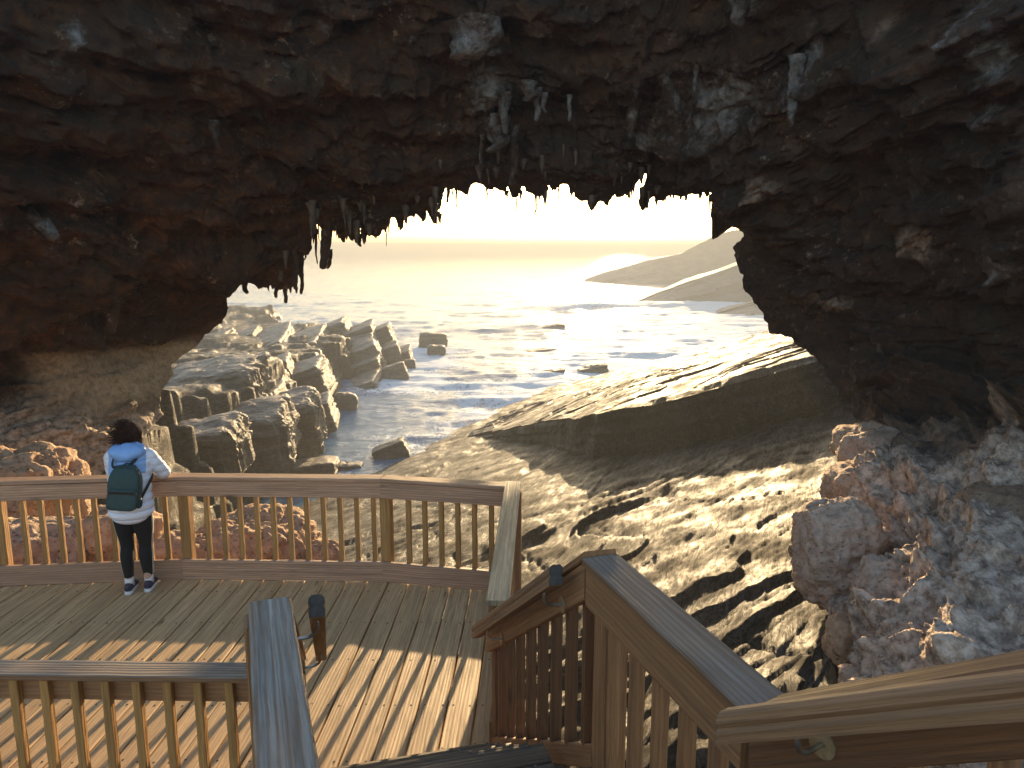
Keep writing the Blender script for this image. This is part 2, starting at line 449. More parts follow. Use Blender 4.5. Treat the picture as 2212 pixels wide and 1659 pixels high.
def ground_z(x, y):
    P = lambda sx, sy, o=0.0: np.stack([x * sx, y * sy, np.full_like(x, o)], -1)
    s = shelf_s(x, y)
    l = (x + 5.3) * 0.3795 + (y - 30.8) * 0.925         # along the strike
    Q = lambda ss, sl, o=0.0: np.stack([s * ss, l * sl, np.full_like(x, o)], -1)
    base = -6 + 0.30 * s
    base = np.where(s > 17, -6 + 0.30 * 17 + 0.16 * (s - 17), base)
    base = base - 0.13 * np.clip(y - 50, 0, 60)
    # laminated bedding: quantised noise gives long little scarps along the strike
    n1 = fbm(Q(0.16, 0.05), 4, 31)
    n2 = fbm(Q(0.55, 0.11), 4, 37)
    n3 = fbm(Q(1.7, 0.36), 4, 41)
    rough = sstep(-0.1, 0.35, fbm(P(0.12, 0.12, 5), 2, 43)) * 0.5 + sstep(13, 17, s) * 0.8
    near = 1 - sstep(9, 16, y)
    rough = np.clip(rough + near * sstep(10.5, 13.5, s) * 0.9, 0, 1.6)
    lam = laminae(x, y)
    calm = 1 - 0.75 * sstep(20, 25, y) * 1.0
    z = base + terrace(n1 * 0.5, 0.16, 8) * 0.6 + lam * (0.26 + 0.60 * np.clip(rough, 0, 1.2)) * calm + terrace(n3 * 0.07, 0.025, 5) * 0.8
    z += 0.022 * fbm(Q(7, 2.2), 3, 53) + 0.035 * np.clip(rough, 0, 1) * fbm(P(1.6, 1.6, 8), 4, 55, ridged=True) * calm
    d1, d2 = worley(np.stack([s * 0.11 + 0.35 * n2, l * 0.17 + 0.35 * n1, 0 * s], -1), 59)
    z -= 0.05 * np.exp(-((d2 - d1) / 0.010) ** 2)
    # gully on the left of the shelf
    g = -4.5 - 2.4 * sstep(16, 29, y) + 0.35 * fbm(P(0.35, 0.3), 4, 61) + 0.22 * fbm(P(1.1, 0.9), 3, 63, ridged=True)
    k = 0.5
    m = np.maximum(z, g); z = m + np.log1p(np.exp(-np.abs(z - g) / k)) * k * 0.5
    # left ledge
    xe = np.interp(y, LEY, LEX) + 0.9 * vnoise(P(0, 0.33, 3), 67) + 0.35 * vnoise(P(0.2, 1.3, 3), 68)
    zt = np.interp(y, LTY, LTZ) + 0.9 * terrace(fbm(P(0.22, 0.16, 8), 3, 71), 0.3, 9) + 0.06 * fbm(P(1.5, 1.5), 3, 72)
    d = xe - x                                           # >0 on the ledge
    prof = np.clip((d + 0.6) / 2.2, 0, 1)
    prof = terrace(prof + 0.08 * fbm(P(0.8, 0.5, 2), 3, 73), 0.25, 5)
    prof = np.clip(prof, 0, 1)
    floor = np.minimum(z, -3.6)
    zl = floor + (zt - floor) * prof + 0.12 * fbm(P(2.2, 1.1, 4), 4, 74, ridged=True) * np.clip(prof * 3, 0, 1)
    z = np.where(d > -0.7, np.maximum(z * (prof <= 0.02) + zl * (prof > 0.02), zl), z)
    # limestone rubble bank under the left of the deck
    rb = np.exp(-((x + 5.2) / 3.6) ** 2) * np.exp(-((y - 8.2) / 2.0) ** 2)
    lump = fbm(P(0.9, 0.9, 9), 5, 79)
    zr = -4.2 + 2.5 * rb + 0.5 * lump * np.clip(rb * 3, 0, 1)
    lime = sstep(-0.05, 0.15, zr - z) * sstep(0.1, 0.25, rb)
    z = np.where(rb > 0.08, np.maximum(z, zr), z)
    return z, lime

def build_ground():
    na, nr = 980, 620
    az = np.radians(np.linspace(-62, 62, na)); r = 1.2 * (105 / 1.2) ** np.linspace(0, 1, nr)
    A, R = np.meshgrid(az, r, indexing='ij')
    x = (R * np.sin(A)).ravel(); y = (R * np.cos(A)).ravel()
    z, lime = ground_z(x, y)
    z = np.maximum(z, -12)
    o = mesh_np('ground', np.stack([x, y, z], -1), grid_quads(na, nr), M['shelf'], attrs={'lime': lime})
    tag(o, 'sloping shelf of dark laminated rock running down to the sea', None, None, 'structure')
    # the land behind the viewpoint
    n = 60
    gx, gy = np.meshgrid(np.linspace(-90, 90, n), np.linspace(-90, 6, n), indexing='ij')
    gx = gx.ravel(); gy = gy.ravel()
    gz = -2.2 + 0.10 * np.clip(-gy - 4, 0, 60) + 0.5 * fbm(np.stack([gx * .2, gy * .2, 0 * gx], -1), 3, 83)
    gz -= 3.5 * sstep(2, 6, gy)
    o2 = mesh_np('hillside', np.stack([gx, gy, gz], -1), grid_quads(n, n, flip=True), M['shelf'], attrs={'lime': np.full(len(gx), 0.6)})
    tag(o2, 'rocky hillside behind the stairs', None, None, 'structure')
build_ground()

# ------------------------------------------------------------------ rock arch
def z7(x, y): return (560 + x / 3.16) * 0.4, (440 + y / 3.16) * 0.4
def z8(x, y): return (1200 + x / 3.16) * 0.4, (400 + y / 3.16) * 0.4
def dp(x, y): return x * KD, y * KD

LIP_A = [(30, 1050), (30, 960), (70, 910), (110, 880), (128, 850), (160, 815), (190, 800), (210, 830), (262, 862), (266, 890), (320, 880), (360, 862),
         (400, 880), (450, 890), (510, 890), (560, 870), (575, 800), (592, 760), (608, 700), (612, 650), (640, 610), (672, 620), (690, 560), (694, 510), (700, 440),
         (712, 395), (740, 365), (860, 362), (882, 420), (910, 470), (925, 505), (950, 522), (962, 480), (985, 470), (1000, 515), (1030, 500), (1042, 490),
         (1062, 470), (1064, 385), (1085, 355), (1097, 385), (1098, 495), (1118, 490), (1124, 468), (1150, 472), (1190, 485), (1232, 465), (1252, 430),
         (1280, 440), (1290, 400), (1312, 332), (1332, 328), (1372, 326), (1385, 350), (1372, 410), (1420, 390), (1426, 340), (1460, 320), (1490, 320),
         (1512, 302), (1545, 306), (1560, 352), (1586, 352), (1608, 262), (1640, 312), (1650, 376), (1680, 378), (1683, 232), (1700, 170), (1722, 100),
         (1742, 90), (1780, 108), (1826, 100), (1868, 108), (1900, 140), (1925, 140), (1942, 100), (1985, 58), (2004, 66), (2032, 78)]
LIP_B = [(40, 206), (62, 220), (90, 235), (110, 230), (162, 240), (200, 250), (220, 205), (240, 230), (250, 286), (318, 296), (310, 220), (330, 200), (350, 215),
         (370, 250), (400, 260), (430, 285), (480, 290), (500, 250), (520, 212), (541, 190), (562, 215), (600, 250), (618, 215), (632, 200), (652, 180), (700, 185),
         (715, 230), (760, 285), (800, 320), (840, 320), (860, 360), (885, 405), (920, 350), (945, 325), (975, 340), (985, 365), (1010, 355), (1050, 300),
         (1060, 260), (1075, 295), (1140, 270), (1165, 250), (1208, 248), (1195, 200), (1200, 136), (1212, 195), (1235, 215), (1246, 170), (1282, 130),
         (1326, 90), (1355, 150), (1312, 210), (1282, 250), (1275, 340), (1296, 400), (1330, 330), (1385, 285), (1410, 315), (1450, 320), (1480, 282),
         (1520, 290), (1560, 290), (1630, 288), (1700, 275), (1760, 255), (1778, 262), (1800, 310), (1806, 246), (1830, 242), (1838, 315), (1832, 385),
         (1864, 382), (1855, 440), (1846, 540), (1836, 620), (1870, 624), (1884, 592), (1910, 560), (1932, 532), (1962, 508), (1985, 530), (2040, 530), (2060, 560), (2090, 570),
         (2095, 602), (2070, 626), (2016, 650), (2008, 700), (2012, 760), (2040, 830), (2064, 880), (2080, 930), (2090, 1040), (2140, 1090), (2160, 1130), (2200, 1165)]
LEFT = [(120, 1140), (200, 1040), (300, 950), (350, 900), (345, 850), (375, 810), (366, 790), (400, 765), (432, 742), (438, 728), (470, 706), (486, 690), (496, 665)]
RIGHT = [(1660, 700), (1662, 722), (1700, 726), (1735, 752), (1770, 780), (1800, 830), (1832, 868), (1846, 905), (1852, 940), (1828, 968), (1802, 1000), (1806, 1040), (1796, 1075), (1764, 1110),
         (1742, 1150), (1726, 1200), (1738, 1250), (1770, 1300), (1800, 1340), (1836, 1400), (1850, 1470), (1900, 1560), (2000, 1700)]
outline = [dp(*p) for p in LEFT] + [z7(*p) for p in LIP_A] + [z8(*p) for p in LIP_B] + [dp(*p) for p in RIGHT]
outline = np.array(outline)

# depth of the rock face, control points in traced pixels
CTRL = [(120, 1140, 12.8), (300, 950, 14.4), (350, 860, 15.6), (430, 740, 16.3), (496, 660, 15.8), (560, 640, 15.4), (700, 520, 15.0), (960, 420, 15.0), (1300, 430, 15), (1400, 380, 15.2), (1530, 420, 14.8),
        (1550, 500, 16.0), (1600, 540, 14.7), (1640, 690, 14.8), (1700, 726, 14.4), (1770, 780, 13.8), (1832, 868, 13.0), (1852, 940, 12.0), (1802, 1000, 11.0), (1796, 1075, 10.2), (1742, 1150, 9.4), (1726, 1200, 8.9),
        (1770, 1300, 7.9), (1850, 1470, 6.4), (2000, 1700, 5.0),
        (1050, 250, 13.2), (1050, 330, 14.2), (1050, 0, 11.8), (1050, -600, 10.2), (500, 300, 12.0), (500, 0, 10.8), (0, 300, 9.8), (0, 0, 9.3), (-600, 300, 6.8), (-600, -500, 7.0), (1050, -900, 9.5),
        (300, 480, 12.4), (0, 560, 10.8), (0, 500, 10.2), (0, 700, 11.4), (200, 640, 12.4), (400, 560, 13.8), (0, 780, 12.9), (0, 870, 12.5), (250, 740, 15.0), (250, 830, 14.5), (150, 930, 13.2), (0, 960, 12.0), (-500, 800, 9.5), (-500, 1200, 9),
        (1800, 300, 11.4), (2212, 0, 8.0), (2212, 300, 8.4), (1900, 560, 12.0), (2050, 560, 10.6), (2212, 560, 8.6), (2212, 700, 9.4), (2100, 700, 11.0), (1900, 700, 12.6), (2212, 850, 9.6), (1850, 800, 12.6), (2000, 850, 11.4),
        (2212, 960, 8.6), (2800, 500, 6.0), (2800, -500, 6.5), (2800, 1000, 5.6), (1960, 940, 10.8), (2000, 1100, 8.0), (1900, 1060, 9.3), (2212, 1120, 6.9), (1850, 1180, 8.1), (1900, 1200, 7.8), (2100, 1300, 6.2), (2212, 1450, 4.9), (1960, 1400, 6.0), (2212, 1700, 4.3), (2800, 1500, 4.0)]

def tps(ctrl):
    c = np.array(ctrl, float); X = c[:, :2] * KD / 400.0; v = c[:, 2]
    n = len(c)
    def U(r2): return np.where(r2 > 1e-12, 0.5 * r2 * np.log(np.maximum(r2, 1e-12)), 0)
    K = U(((X[:, None] - X[None]) ** 2).sum(-1)) + np.eye(n) * 0.002
    Pm = np.hstack([np.ones((n, 1)), X])
    A = np.zeros((n + 3, n + 3)); A[:n, :n] = K; A[:n, n:] = Pm; A[n:, :n] = Pm.T
    w = np.linalg.solve(A, np.concatenate([v, np.zeros(3)]))
    def f(px, py):
        q = np.stack([px, py], -1) / 400.0
        out = np.zeros(len(q))
        for k in range(0, len(q), 40000):
            s = q[k:k + 40000]
            out[k:k + 40000] = U(((s[:, None] - X[None]) ** 2).sum(-1)) @ w[:n] + w[n] + s @ w[n + 1:]
        return np.clip(out, 3.4, 17)
    return f
arch_depth = tps(CTRL)

def resample(pts, step):
    d = np.r_[0, np.cumsum(np.hypot(*np.diff(pts, axis=0).T))]
    n = int(d[-1] / step)
    t = np.linspace(0, d[-1], n)
    return np.stack([np.interp(t, d, pts[:, 0]), np.interp(t, d, pts[:, 1])], -1)

def smooth1(a, k):
    w = np.hanning(2 * k + 3)[1:-1]; w /= w.sum()
    p = np.concatenate([np.repeat(a[:1], k, 0), a, np.repeat(a[-1:], k, 0)])
    return np.stack([np.convolve(p[:, i], w, 'valid') for i in range(a.shape[1])], -1)

def build_arch():
    det = resample(outline, 1.35)
    ns = len(det)
    jag = np.stack([vnoise(np.stack([det[:, 0] * .21, det[:, 1] * .21, 0 * det[:, 0] + k], -1), 90 + k) for k in (0, 1)], -1)
    det = det + jag * 1.3
    sm = smooth1(det, 45)
    tang = np.gradient(smooth1(det, 90), axis=0)
    nrm = np.stack([tang[:, 1], -tang[:, 0]], -1); nrm /= np.linalg.norm(nrm, axis=1, keepdims=True)   # outward: up over the arch
    cen = np.array([500.0, 400.0])
    sgn = np.sign((nrm * (sm - cen)).sum(1).mean()); nrm *= sgn
    # target: rays fan out from the centre to a wide frame
    ang = np.arctan2(sm[:, 1] - cen[1], sm[:, 0] - cen[0])
    ang = np.unwrap(ang)
    # monotone sweep from lower left, over the top, to lower right
    a0, a1 = math.radians(-222), math.radians(52)
    tt = np.linspace(0, 1, ns)
    mono = np.interp(smooth1(((ang - ang[0]) / (ang[-1] - ang[0]))[:, None], 120)[:, 0], [0, 1], [0, 1])
    mono = np.maximum.accumulate(mono) * 0.8 + 0.2 * tt
    th = a0 + (a1 - a0) * mono
    cx, cy = np.cos(th), np.sin(th)
    rad = 1.0 / ((np.abs(cx) / 960.0) ** 3 + (np.abs(cy) / np.where(cy < 0, 640.0, 820.0)) ** 3) ** (1 / 3.)
    out = np.stack([cen[0] + cx * rad, cen[1] + cy * rad], -1)
    nt_ = 250
    tl = (np.expm1(np.linspace(0, 1, nt_) * 3.2) / np.expm1(3.2))
    rings = []
    for k in range(nt_):
        t = tl[k]
        tpx = t * 700
        wd = math.exp(-tpx / 5.0)
        inner = det * wd + (sm + nrm * min(tpx, 14)) * (1 - wd)
        rings.append(inner * (1 - t) + out * t)
    PX = np.array(rings).reshape(-1, 2)
    T = np.repeat(tl, ns)
    D = arch_depth(PX[:, 0], PX[:, 1])
    # the lip recedes and rounds over
    tpx = T * 700
    V = at_arr(PX[:, 0], PX[:, 1], D)
    # displacement: lumps, ledges, pockets
    e = 1e-2
    G = V.reshape(nt_, ns, 3)
    du = np.gradient(G, axis=1); dv = np.gradient(G, axis=0)
    N = np.cross(du, dv).reshape(-1, 3)
    N /= np.maximum(np.linalg.norm(N, axis=1, keepdims=True), 1e-9)
    tocam = np.array([0, 0, CAM_H]) - V
    N *= np.sign((N * tocam).sum(1))[:, None]
    Ns = smooth_grid(N.reshape(nt_, ns, 3), 12).reshape(-1, 3)
    Ns /= np.maximum(np.linalg.norm(Ns, axis=1, keepdims=True), 1e-9)
    pxs, pys = PX[:, 0] / KD, PX[:, 1] / KD
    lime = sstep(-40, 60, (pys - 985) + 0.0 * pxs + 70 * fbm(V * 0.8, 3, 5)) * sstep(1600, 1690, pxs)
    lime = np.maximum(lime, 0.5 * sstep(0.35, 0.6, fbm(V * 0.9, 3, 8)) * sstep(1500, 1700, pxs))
    sand_haze = sstep(0, 50, pys - 730 + 40 * fbm(V, 2, 6)) * (1 - sstep(850, 900, pys + 0.10 * (pxs - 250) - 30 * fbm(V * 1.5, 2, 9))) * sstep(40, 150, pxs + 60 * fbm(V, 2, 19)) * (pxs < 700)  # smooth sandy face, with the hazy veil put into its colour
    lime = np.maximum(lime, 0.85 * sstep(850, 900, pys + 25 * fbm(V * 1.2, 2, 17)) * (1 - sstep(420, 520, pxs)))  # lower left wall: paler colour painted in place of the hazy veil
    a = sstep(0, 30, tpx)
    smoothz = 1 - 0.85 * sand_haze
    big = fbm(V * np.array([0.5, 0.5, 0.8]), 4, 101)
    lay = fbm(V * np.array([0.45, 0.45, 2.6]), 4, 107)
    led = terrace(lay, 0.28, 5)
    d1, d2 = worley(V * np.array([1.6, 1.6, 2.2]), 111)
    fine = fbm(V * 4.5, 4, 115)
    rid = fbm(V * np.array([2.2, 2.2, 1.2]), 4, 119, ridged=True)
    lr = np.clip(lime, 0, 1) * (pxs > 1500)
    disp = lr * (0.34 * rid + 0.20 * fine - 0.5 * np.clip(0.4 - d1, 0, 1)) + 0.75 * big + 0.55 * led + 0.16 * rid + 0.10 * fine - 0.22 * np.clip(0.35 - d1, 0, 1)
    scale = np.where(pys > 950, 0.55, 1.0)
    V = V + Ns * (disp * a * smoothz * scale + 0.05 * fine * (1 - a) + 0.12 * a * (1 - smoothz) * lay)[:, None]
    rust = np.clip(0.95 - sstep(500, 1200, pxs) * 0.60 + 0.5 * fbm(V * 0.6, 2, 7), 0, 0.9) * (1 - sand_haze)
    # pale salt streaks where the photo shows them
    pale = np.zeros(len(V))
    for (x0, y0, sx, sy, am) in [(1030, 85, 46, 38, 1), (1170, 95, 28, 22, .9), (1722, 195, 20, 70, .8), (160, 60, 30, 30, .5), (70, 480, 40, 30, .5), (1080, 250, 60, 60, .35), (2180, 100, 70, 60, .5),
                                 (2150, 250, 60, 30, .5), (2100, 60, 30, 90, .4), (1500, 220, 130, 55, .75), (1420, 290, 60, 30, .4), (1050, 210, 50, 90, .6), (725, 60, 35, 30, .4), (480, 345, 70, 15, .25), (1600, 20, 20, 35, .6), (2190, 560, 60, 40, .45), (430, 170, 20, 40, .3)]:
        pale = np.maximum(pale, am * np.exp(-((pxs - x0) / sx) ** 2 - ((pys - y0) / sy) ** 2))
    pale = np.clip(pale * (1.4 + 2.2 * fbm(V * np.array([3, 3, 1.6]), 4, 123)), 0, 1)
    # thickness: rings behind the lip and a back face out on the seaward side
    backs = []
    lip = V[:ns]
    outd = np.stack([nrm[:, 0], 0 * nrm[:, 0], -nrm[:, 1]], -1)
    # unseen roof depth added seaward to cut sun off the rails; side walls thin
    lx, ly = smooth1(det, 60).T
    deep = sstep(300, 380, lx) * (1 - sstep(690, 735, lx)) * (1 - sstep(250, 300, ly))
    deep = smooth1(np.stack([deep, deep], -1), 30)[:, 0]
    ray = lip - np.array([0, 0, CAM_H]); ray = ray / ray[:, 1:2]
    for f_, do in ((0.03, 0.06), (0.10, 0.15), (0.25, 0.28), (0.45, 0.40), (0.7, 0.42), (1.0, 0.30), (1.03, 0.9), (1.06, 1.7), (1.0, 2.6), (0.8, 3.6)):
        dy_ = f_ * (3.4 + 13.0 * deep)
        nb = 0.30 * min(do, 1.5) * fbm(lip * np.array([0.7, 0.7, 0.7]) + do + f_ * 5, 3, 131)
        b = lip + ray * dy_[:, None] + outd * (do * (1 if do > 0.35 else 1) + nb)[:, None]
        backs.append(smooth1(b, 2 + int(min(do, 3) * 8)))
    bv = np.concatenate(backs[::-1])
    nb_ = len(backs)
    allv = np.concatenate([bv, V])
    q = grid_quads(nb_ + nt_, ns)
    z = np.zeros(len(bv))
    o = mesh_np('rock_arch', allv, q, M['arch'], attrs={'lime': np.r_[z, lime], 'sand_haze': np.r_[z, sand_haze], 'pale': np.r_[z, pale], 'rust': np.r_[z, rust]})
    tag(o, 'huge dark overhanging limestone arch with jagged lip framing the sea', 'rock arch')
    return o

def smooth_grid(G, k):
    w = np.hanning(2 * k + 3)[1:-1]; w /= w.sum()
    for ax in (0, 1):
        P = np.concatenate([np.repeat(G.take([0], ax), k, ax), G, np.repeat(G.take([-1], ax), k, ax)], ax)
        G = sum(w[i] * P.take(range(i, i + G.shape[ax]), ax) for i in range(2 * k + 1))
    return G

arch = build_arch()

def stalactite(top, length, r0, seed, mat, parent, lean=0.0, tip=0.25, flat=1.0, name='stalactite'):
    """a lumpy hanging drip of rock, one mesh"""
    nr, na = max(12, int(length / 0.025)), 16
    nr = min(nr, 70)
    t = np.linspace(0, 1, nr); a = np.linspace(0, 2 * np.pi, na, endpoint=False)
    tt, aa = np.meshgrid(t, a, indexing='ij'); tt = tt.ravel(); aa = aa.ravel()
    r = r0 * (tip + (1 - tip) * (1 - tt) ** 0.8)
    lump = 1 + 0.34 * vnoise(np.stack([np.cos(aa) * .6 + seed, np.sin(aa) * .6, tt * length / r0 * 0.32], -1), seed) \
        + 0.16 * vnoise(np.stack([np.cos(aa) * 2.6 + seed, np.sin(aa) * 2.6, tt * length / r0 * 1.9], -1), seed + 6) + 0.22 * vnoise(np.stack([np.cos(aa) * 1.5 + seed, np.sin(aa) * 1.5, tt * length / r0 * 0.9], -1), seed + 5)
    r = r * np.where(tt > 0.985, 0.25, lump)
    wob = vnoise(np.stack([tt * 3 + seed, 0 * tt, 0 * tt], -1), seed + 9) * r0 * 0.6 * tt
    x = top[0] + r * np.cos(aa) + wob + lean * tt * length
    y = top[1] + r * np.sin(aa) * flat
    z = top[2] - tt * length
    pl = np.full(len(x), 0.8 if mat is M['flow'] else 0.12) * (0.55 + 0.6 * vnoise(np.stack([x, y, z], -1) * 2.5, seed + 3))
    ru = np.full(len(x), 0.45)
    return mesh_np(name, np.stack([x, y, z], -1), grid_quads(nr, na, wrap=True, flip=True), M['arch'], parent, attrs={'pale': pl, 'rust': ru, 'lime': 0 * pl, 'sand_haze': 0 * pl})

# the drips of the lip: (x, y top, y tip, width) in tracing pixels
DRIP7 = [(160, 790, 932, 62), (415, 870, 965, 36), (480, 880, 1008, 38), (610, 640, 935, 42), (720, 400, 698, 22), (745, 370, 520, 12), (812, 340, 738, 88), (825, 600, 735, 50), (730, 470, 640, 16),
         (1280, 420, 556, 11), (1493, 310, 384, 9), (1305, 360, 468, 12), (1575, 300, 362, 40), (1660, 230, 382, 44), (1770, 100, 215, 30), (1836, 90, 256, 20), (1800, 100, 165, 18), (1852, 100, 200, 12),
         (1925, 120, 238, 13), (2078, 85, 208, 17), (1395, 340, 430, 44), (945, 480, 525, 34), (1070, 480, 560, 40), (640, 590, 668, 26), (560, 560, 900, 60), (1115, 430, 500, 30), (290, 840, 890, 40), (345, 850, 912, 24), (90, 800, 900, 40)]
DRIP8 = [(52, 205, 335, 16), (285, 250, 412, 18), (442, 270, 436, 24), (465, 260, 335, 20), (625, 200, 322, 18), (605, 220, 260, 14), (712, 200, 290, 12), (748, 240, 326, 10), (888, 330, 405, 40), (1296, 240, 404, 52), (1000, 330, 368, 22),
         (1470, 290, 374, 15), (1530, 290, 378, 13), (1578, 285, 318, 7), (1850, 360, 628, 44), (1820, 290, 395, 24), (1940, 200, 420, 50), (1985, 200, 395, 46), (100, 225, 262, 18), (258, 220, 310, 26), (1918, 500, 545, 8), (1982, 500, 552, 8)]
k = 0
for lst, fz in ((DRIP7, z7), (DRIP8, z8)):
    for (x, y0, y1, w) in lst:
        p0 = np.array(fz(x, y0)) / KD; p1 = np.array(fz(x, y1)) / KD
        Y = float(arch_depth(np.array([p0[0] * KD]), np.array([p0[1] * KD]))[0]) + 0.10
        a = at(p0[0], p0[1] - 6, Y); b = at(p1[0], p1[1], Y)
        wpx = w / 3.16 * 0.4
        r0 = wpx / FPX * Y * 0.5
        o = stalactite(a, a[2] - b[2], r0 * 1.05, 11 + k, M['drip'], arch, lean=random.uniform(-.06, .06), tip=0.35 if w < 30 else 0.5)
        k += 1
# pale columns and drips on the face
FACE = [(1385, 70, 250, 17, .5), (1372, 215, 300, 12, -.12), (1722, 120, 275, 15, 0), (1042, 260, 372, 7, 0), (1112, 235, 400, 14, 0), (1090, 200, 290, 12, 0), (1160, 190, 262, 9, 0), (1175, 200, 245, 7, 0), (1140, 175, 220, 24, 0),
        (1060, 255, 310, 9, 0), (1230, 205, 262, 5, 0), (1075, 250, 330, 22, 0), (1030, 50, 130, 52, 0), (80, 470, 520, 26, .3), (460, 260, 320, 12, .1), (1600, 0, 60, 18, 0), (1505, 140, 200, 6, 0), (240, 560, 720, 20, 0), (470, 560, 640, 16, 0)]
for (x, y0, y1, w, ln) in FACE:
    Y = float(arch_depth(np.array([x * KD]), np.array([(y0 + y1) / 2 * KD]))[0]) - 0.12
    a = at(x, y0, Y); b = at(x, y1, Y)
    stalactite(a, a[2] - b[2], w * KD / FPX * Y * 1.15, 200 + k, M['flow'] if y0 < 540 else M['arch'], arch, lean=ln, tip=0.4)
    k += 1

# a dense fringe of small drips all along the ragged roof edge and the ledges behind it
def build_fringe():
    rr = np.random.default_rng(31)
    vs, fs = [], []
    lipw = resample(outline, 1.0)
    sel = lipw[(lipw[:, 0] > 232) & (lipw[:, 0] < 735) & (lipw[:, 1] < 300)]
    n = 0
    for i in range(300):
        p = sel[rr.integers(len(sel))]
        if vnoise(np.array([[p[0] * 0.05, 3.3, 0.0]]), 77)[0] < -0.15 and rr.random() < 0.8: continue
        up = abs(rr.normal(0, 1)) * (22 if i > 190 else 3)
        px, py = p[0] + rr.normal(0, 3), p[1] - up - 2
        Y = float(arch_depth(np.array([px]), np.array([py]))[0]) - (0.25 if up > 8 else -0.12)
        top = at(px / KD, py / KD, Y)
        L = rr.uniform(0.06, 0.26) * (1.7 if rr.random() < 0.12 else 1) * (1.3 if up > 8 else 0.8); r0 = rr.uniform(0.016, 0.060) * (1.3 if up > 8 else 1)
        na, nr = 6, 8
        t = np.linspace(0, 1, nr); a = np.linspace(0, 2 * np.pi, na, endpoint=False)
        tt, aa = np.meshgrid(t, a, indexing='ij'); tt = tt.ravel(); aa = aa.ravel()
        r = r0 * (1 - 0.75 * tt ** 1.4) * (1 + 0.35 * vnoise(np.stack([tt * 5 + i, np.cos(aa), np.sin(aa)], -1), 7))
        ln = rr.normal(0, 0.05)
        v = np.stack([top[0] + r * np.cos(aa) + ln * tt * L, top[1] + r * np.sin(aa), top[2] + 0.05 - tt * (L + 0.05)], -1)
        fs.append(grid_quads(nr, na, wrap=True, flip=True) + n); vs.append(v); n += len(v)
    o = mesh_np('stalactite_fringe', np.concatenate(vs), np.concatenate(fs), M['drip'], arch)
    o['kind'] = 'stuff'
build_fringe()

# ------------------------------------------------------------------ timber: boards with grain along U
class Wood:
    def __init__(s):
        s.v = []; s.f = []; s.uv = []
    def beam(s, a, b, side, up, w, h, c=0.005, m0=0.0, m1=0.0, seg=0.12, jit=0.0012, prof=None):
        """a board from a to b; w across 'side', h along 'up'; m0, m1 mitre the ends (shift per metre of side)"""
        a = Vector(a); b = Vector(b); side = Vector(side).normalized(); up = Vector(up)
        ax = b - a; L = ax.length; ax.normalize()
        if prof is None:
            W, H = w / 2, h / 2
            prof = [(-W + c, -H), (W - c, -H), (W, -H + c), (W, H - c), (W - c, H), (-W + c, H), (-W, H - c), (-W, -H + c)]
        n = len(prof)
        nr = max(2, int(L / seg) + 1) if seg else 2
        u0, v0 = random.random() * 60, random.random() * 60
        per = [0.0]
        for k in range(n):
            p, q = prof[k], prof[(k + 1) % n]
            per.append(per[-1] + math.hypot(q[0] - p[0], q[1] - p[1]))
        base = len(s.v)
        for i in range(nr):
            t = i / (nr - 1)
            for (x, y) in prof:
                sh = (m0 * (1 - t) + m1 * t) * x
                j = jit if 0 < i < nr - 1 else 0
                p = a + ax * (L * t + sh) + side * (x + random.uniform(-j, j)) + up * (y + random.uniform(-j, j))
                s.v.append(p)
        for i in range(nr - 1):
            for k in range(n):
                k2 = (k + 1) % n
                s.f.append((base + i * n + k, base + i * n + k2, base + (i + 1) * n + k2, base + (i + 1) * n + k))
                ua, ub = u0 + L * i / (nr - 1), u0 + L * (i + 1) / (nr - 1)
                s.uv.append([(ua, v0 + per[k]), (ua, v0 + per[k + 1]), (ub, v0 + per[k + 1]), (ub, v0 + per[k])])
        for i, fl in ((0, True), (nr - 1, False)):
            idx = [base + i * n + k for k in range(n)]
            s.f.append(tuple(idx[::-1] if fl else idx))
            uvs = [(u0 + y * 0.2, v0 + x) for (x, y) in prof]
            s.uv.append(uvs[::-1] if fl else uvs)
    def build(s, name, mat, parent=None, smooth=False):
        me = bpy.data.meshes.new(name)
        me.from_pydata([tuple(v) for v in s.v], [], s.f)
        ul = me.uv_layers.new(name='UVMap')
        flat = [c for f in s.uv for p in f for c in p]
        ul.data.foreach_set('uv', flat)
        me.update()
        bm = bmesh.new(); bm.from_mesh(me); bmesh.ops.recalc_face_normals(bm, faces=bm.faces); bm.to_mesh(me); bm.free()
        if smooth: me.polygons.foreach_set('use_smooth', [True] * len(me.polygons))
        return link(name, me, mat, parent)

Z = Vector((0, 0, 1))
def board(name, mat, parent, *a, **k):
    w = Wood(); w.beam(*a, **k); return w.build(name, mat, parent)

RAIL_H = 1.03
HAND = [(x_ * 1.12, y_ * 1.16) for x_, y_ in [(-.024, -.036), (.024, -.036), (.026, -.012), (.019, 0.0), (.026, .012), (.024, .028), (.014, .038), (-.014, .038), (-.024, .028), (-.026, .012), (-.019, 0.0), (-.026, -.012)]]

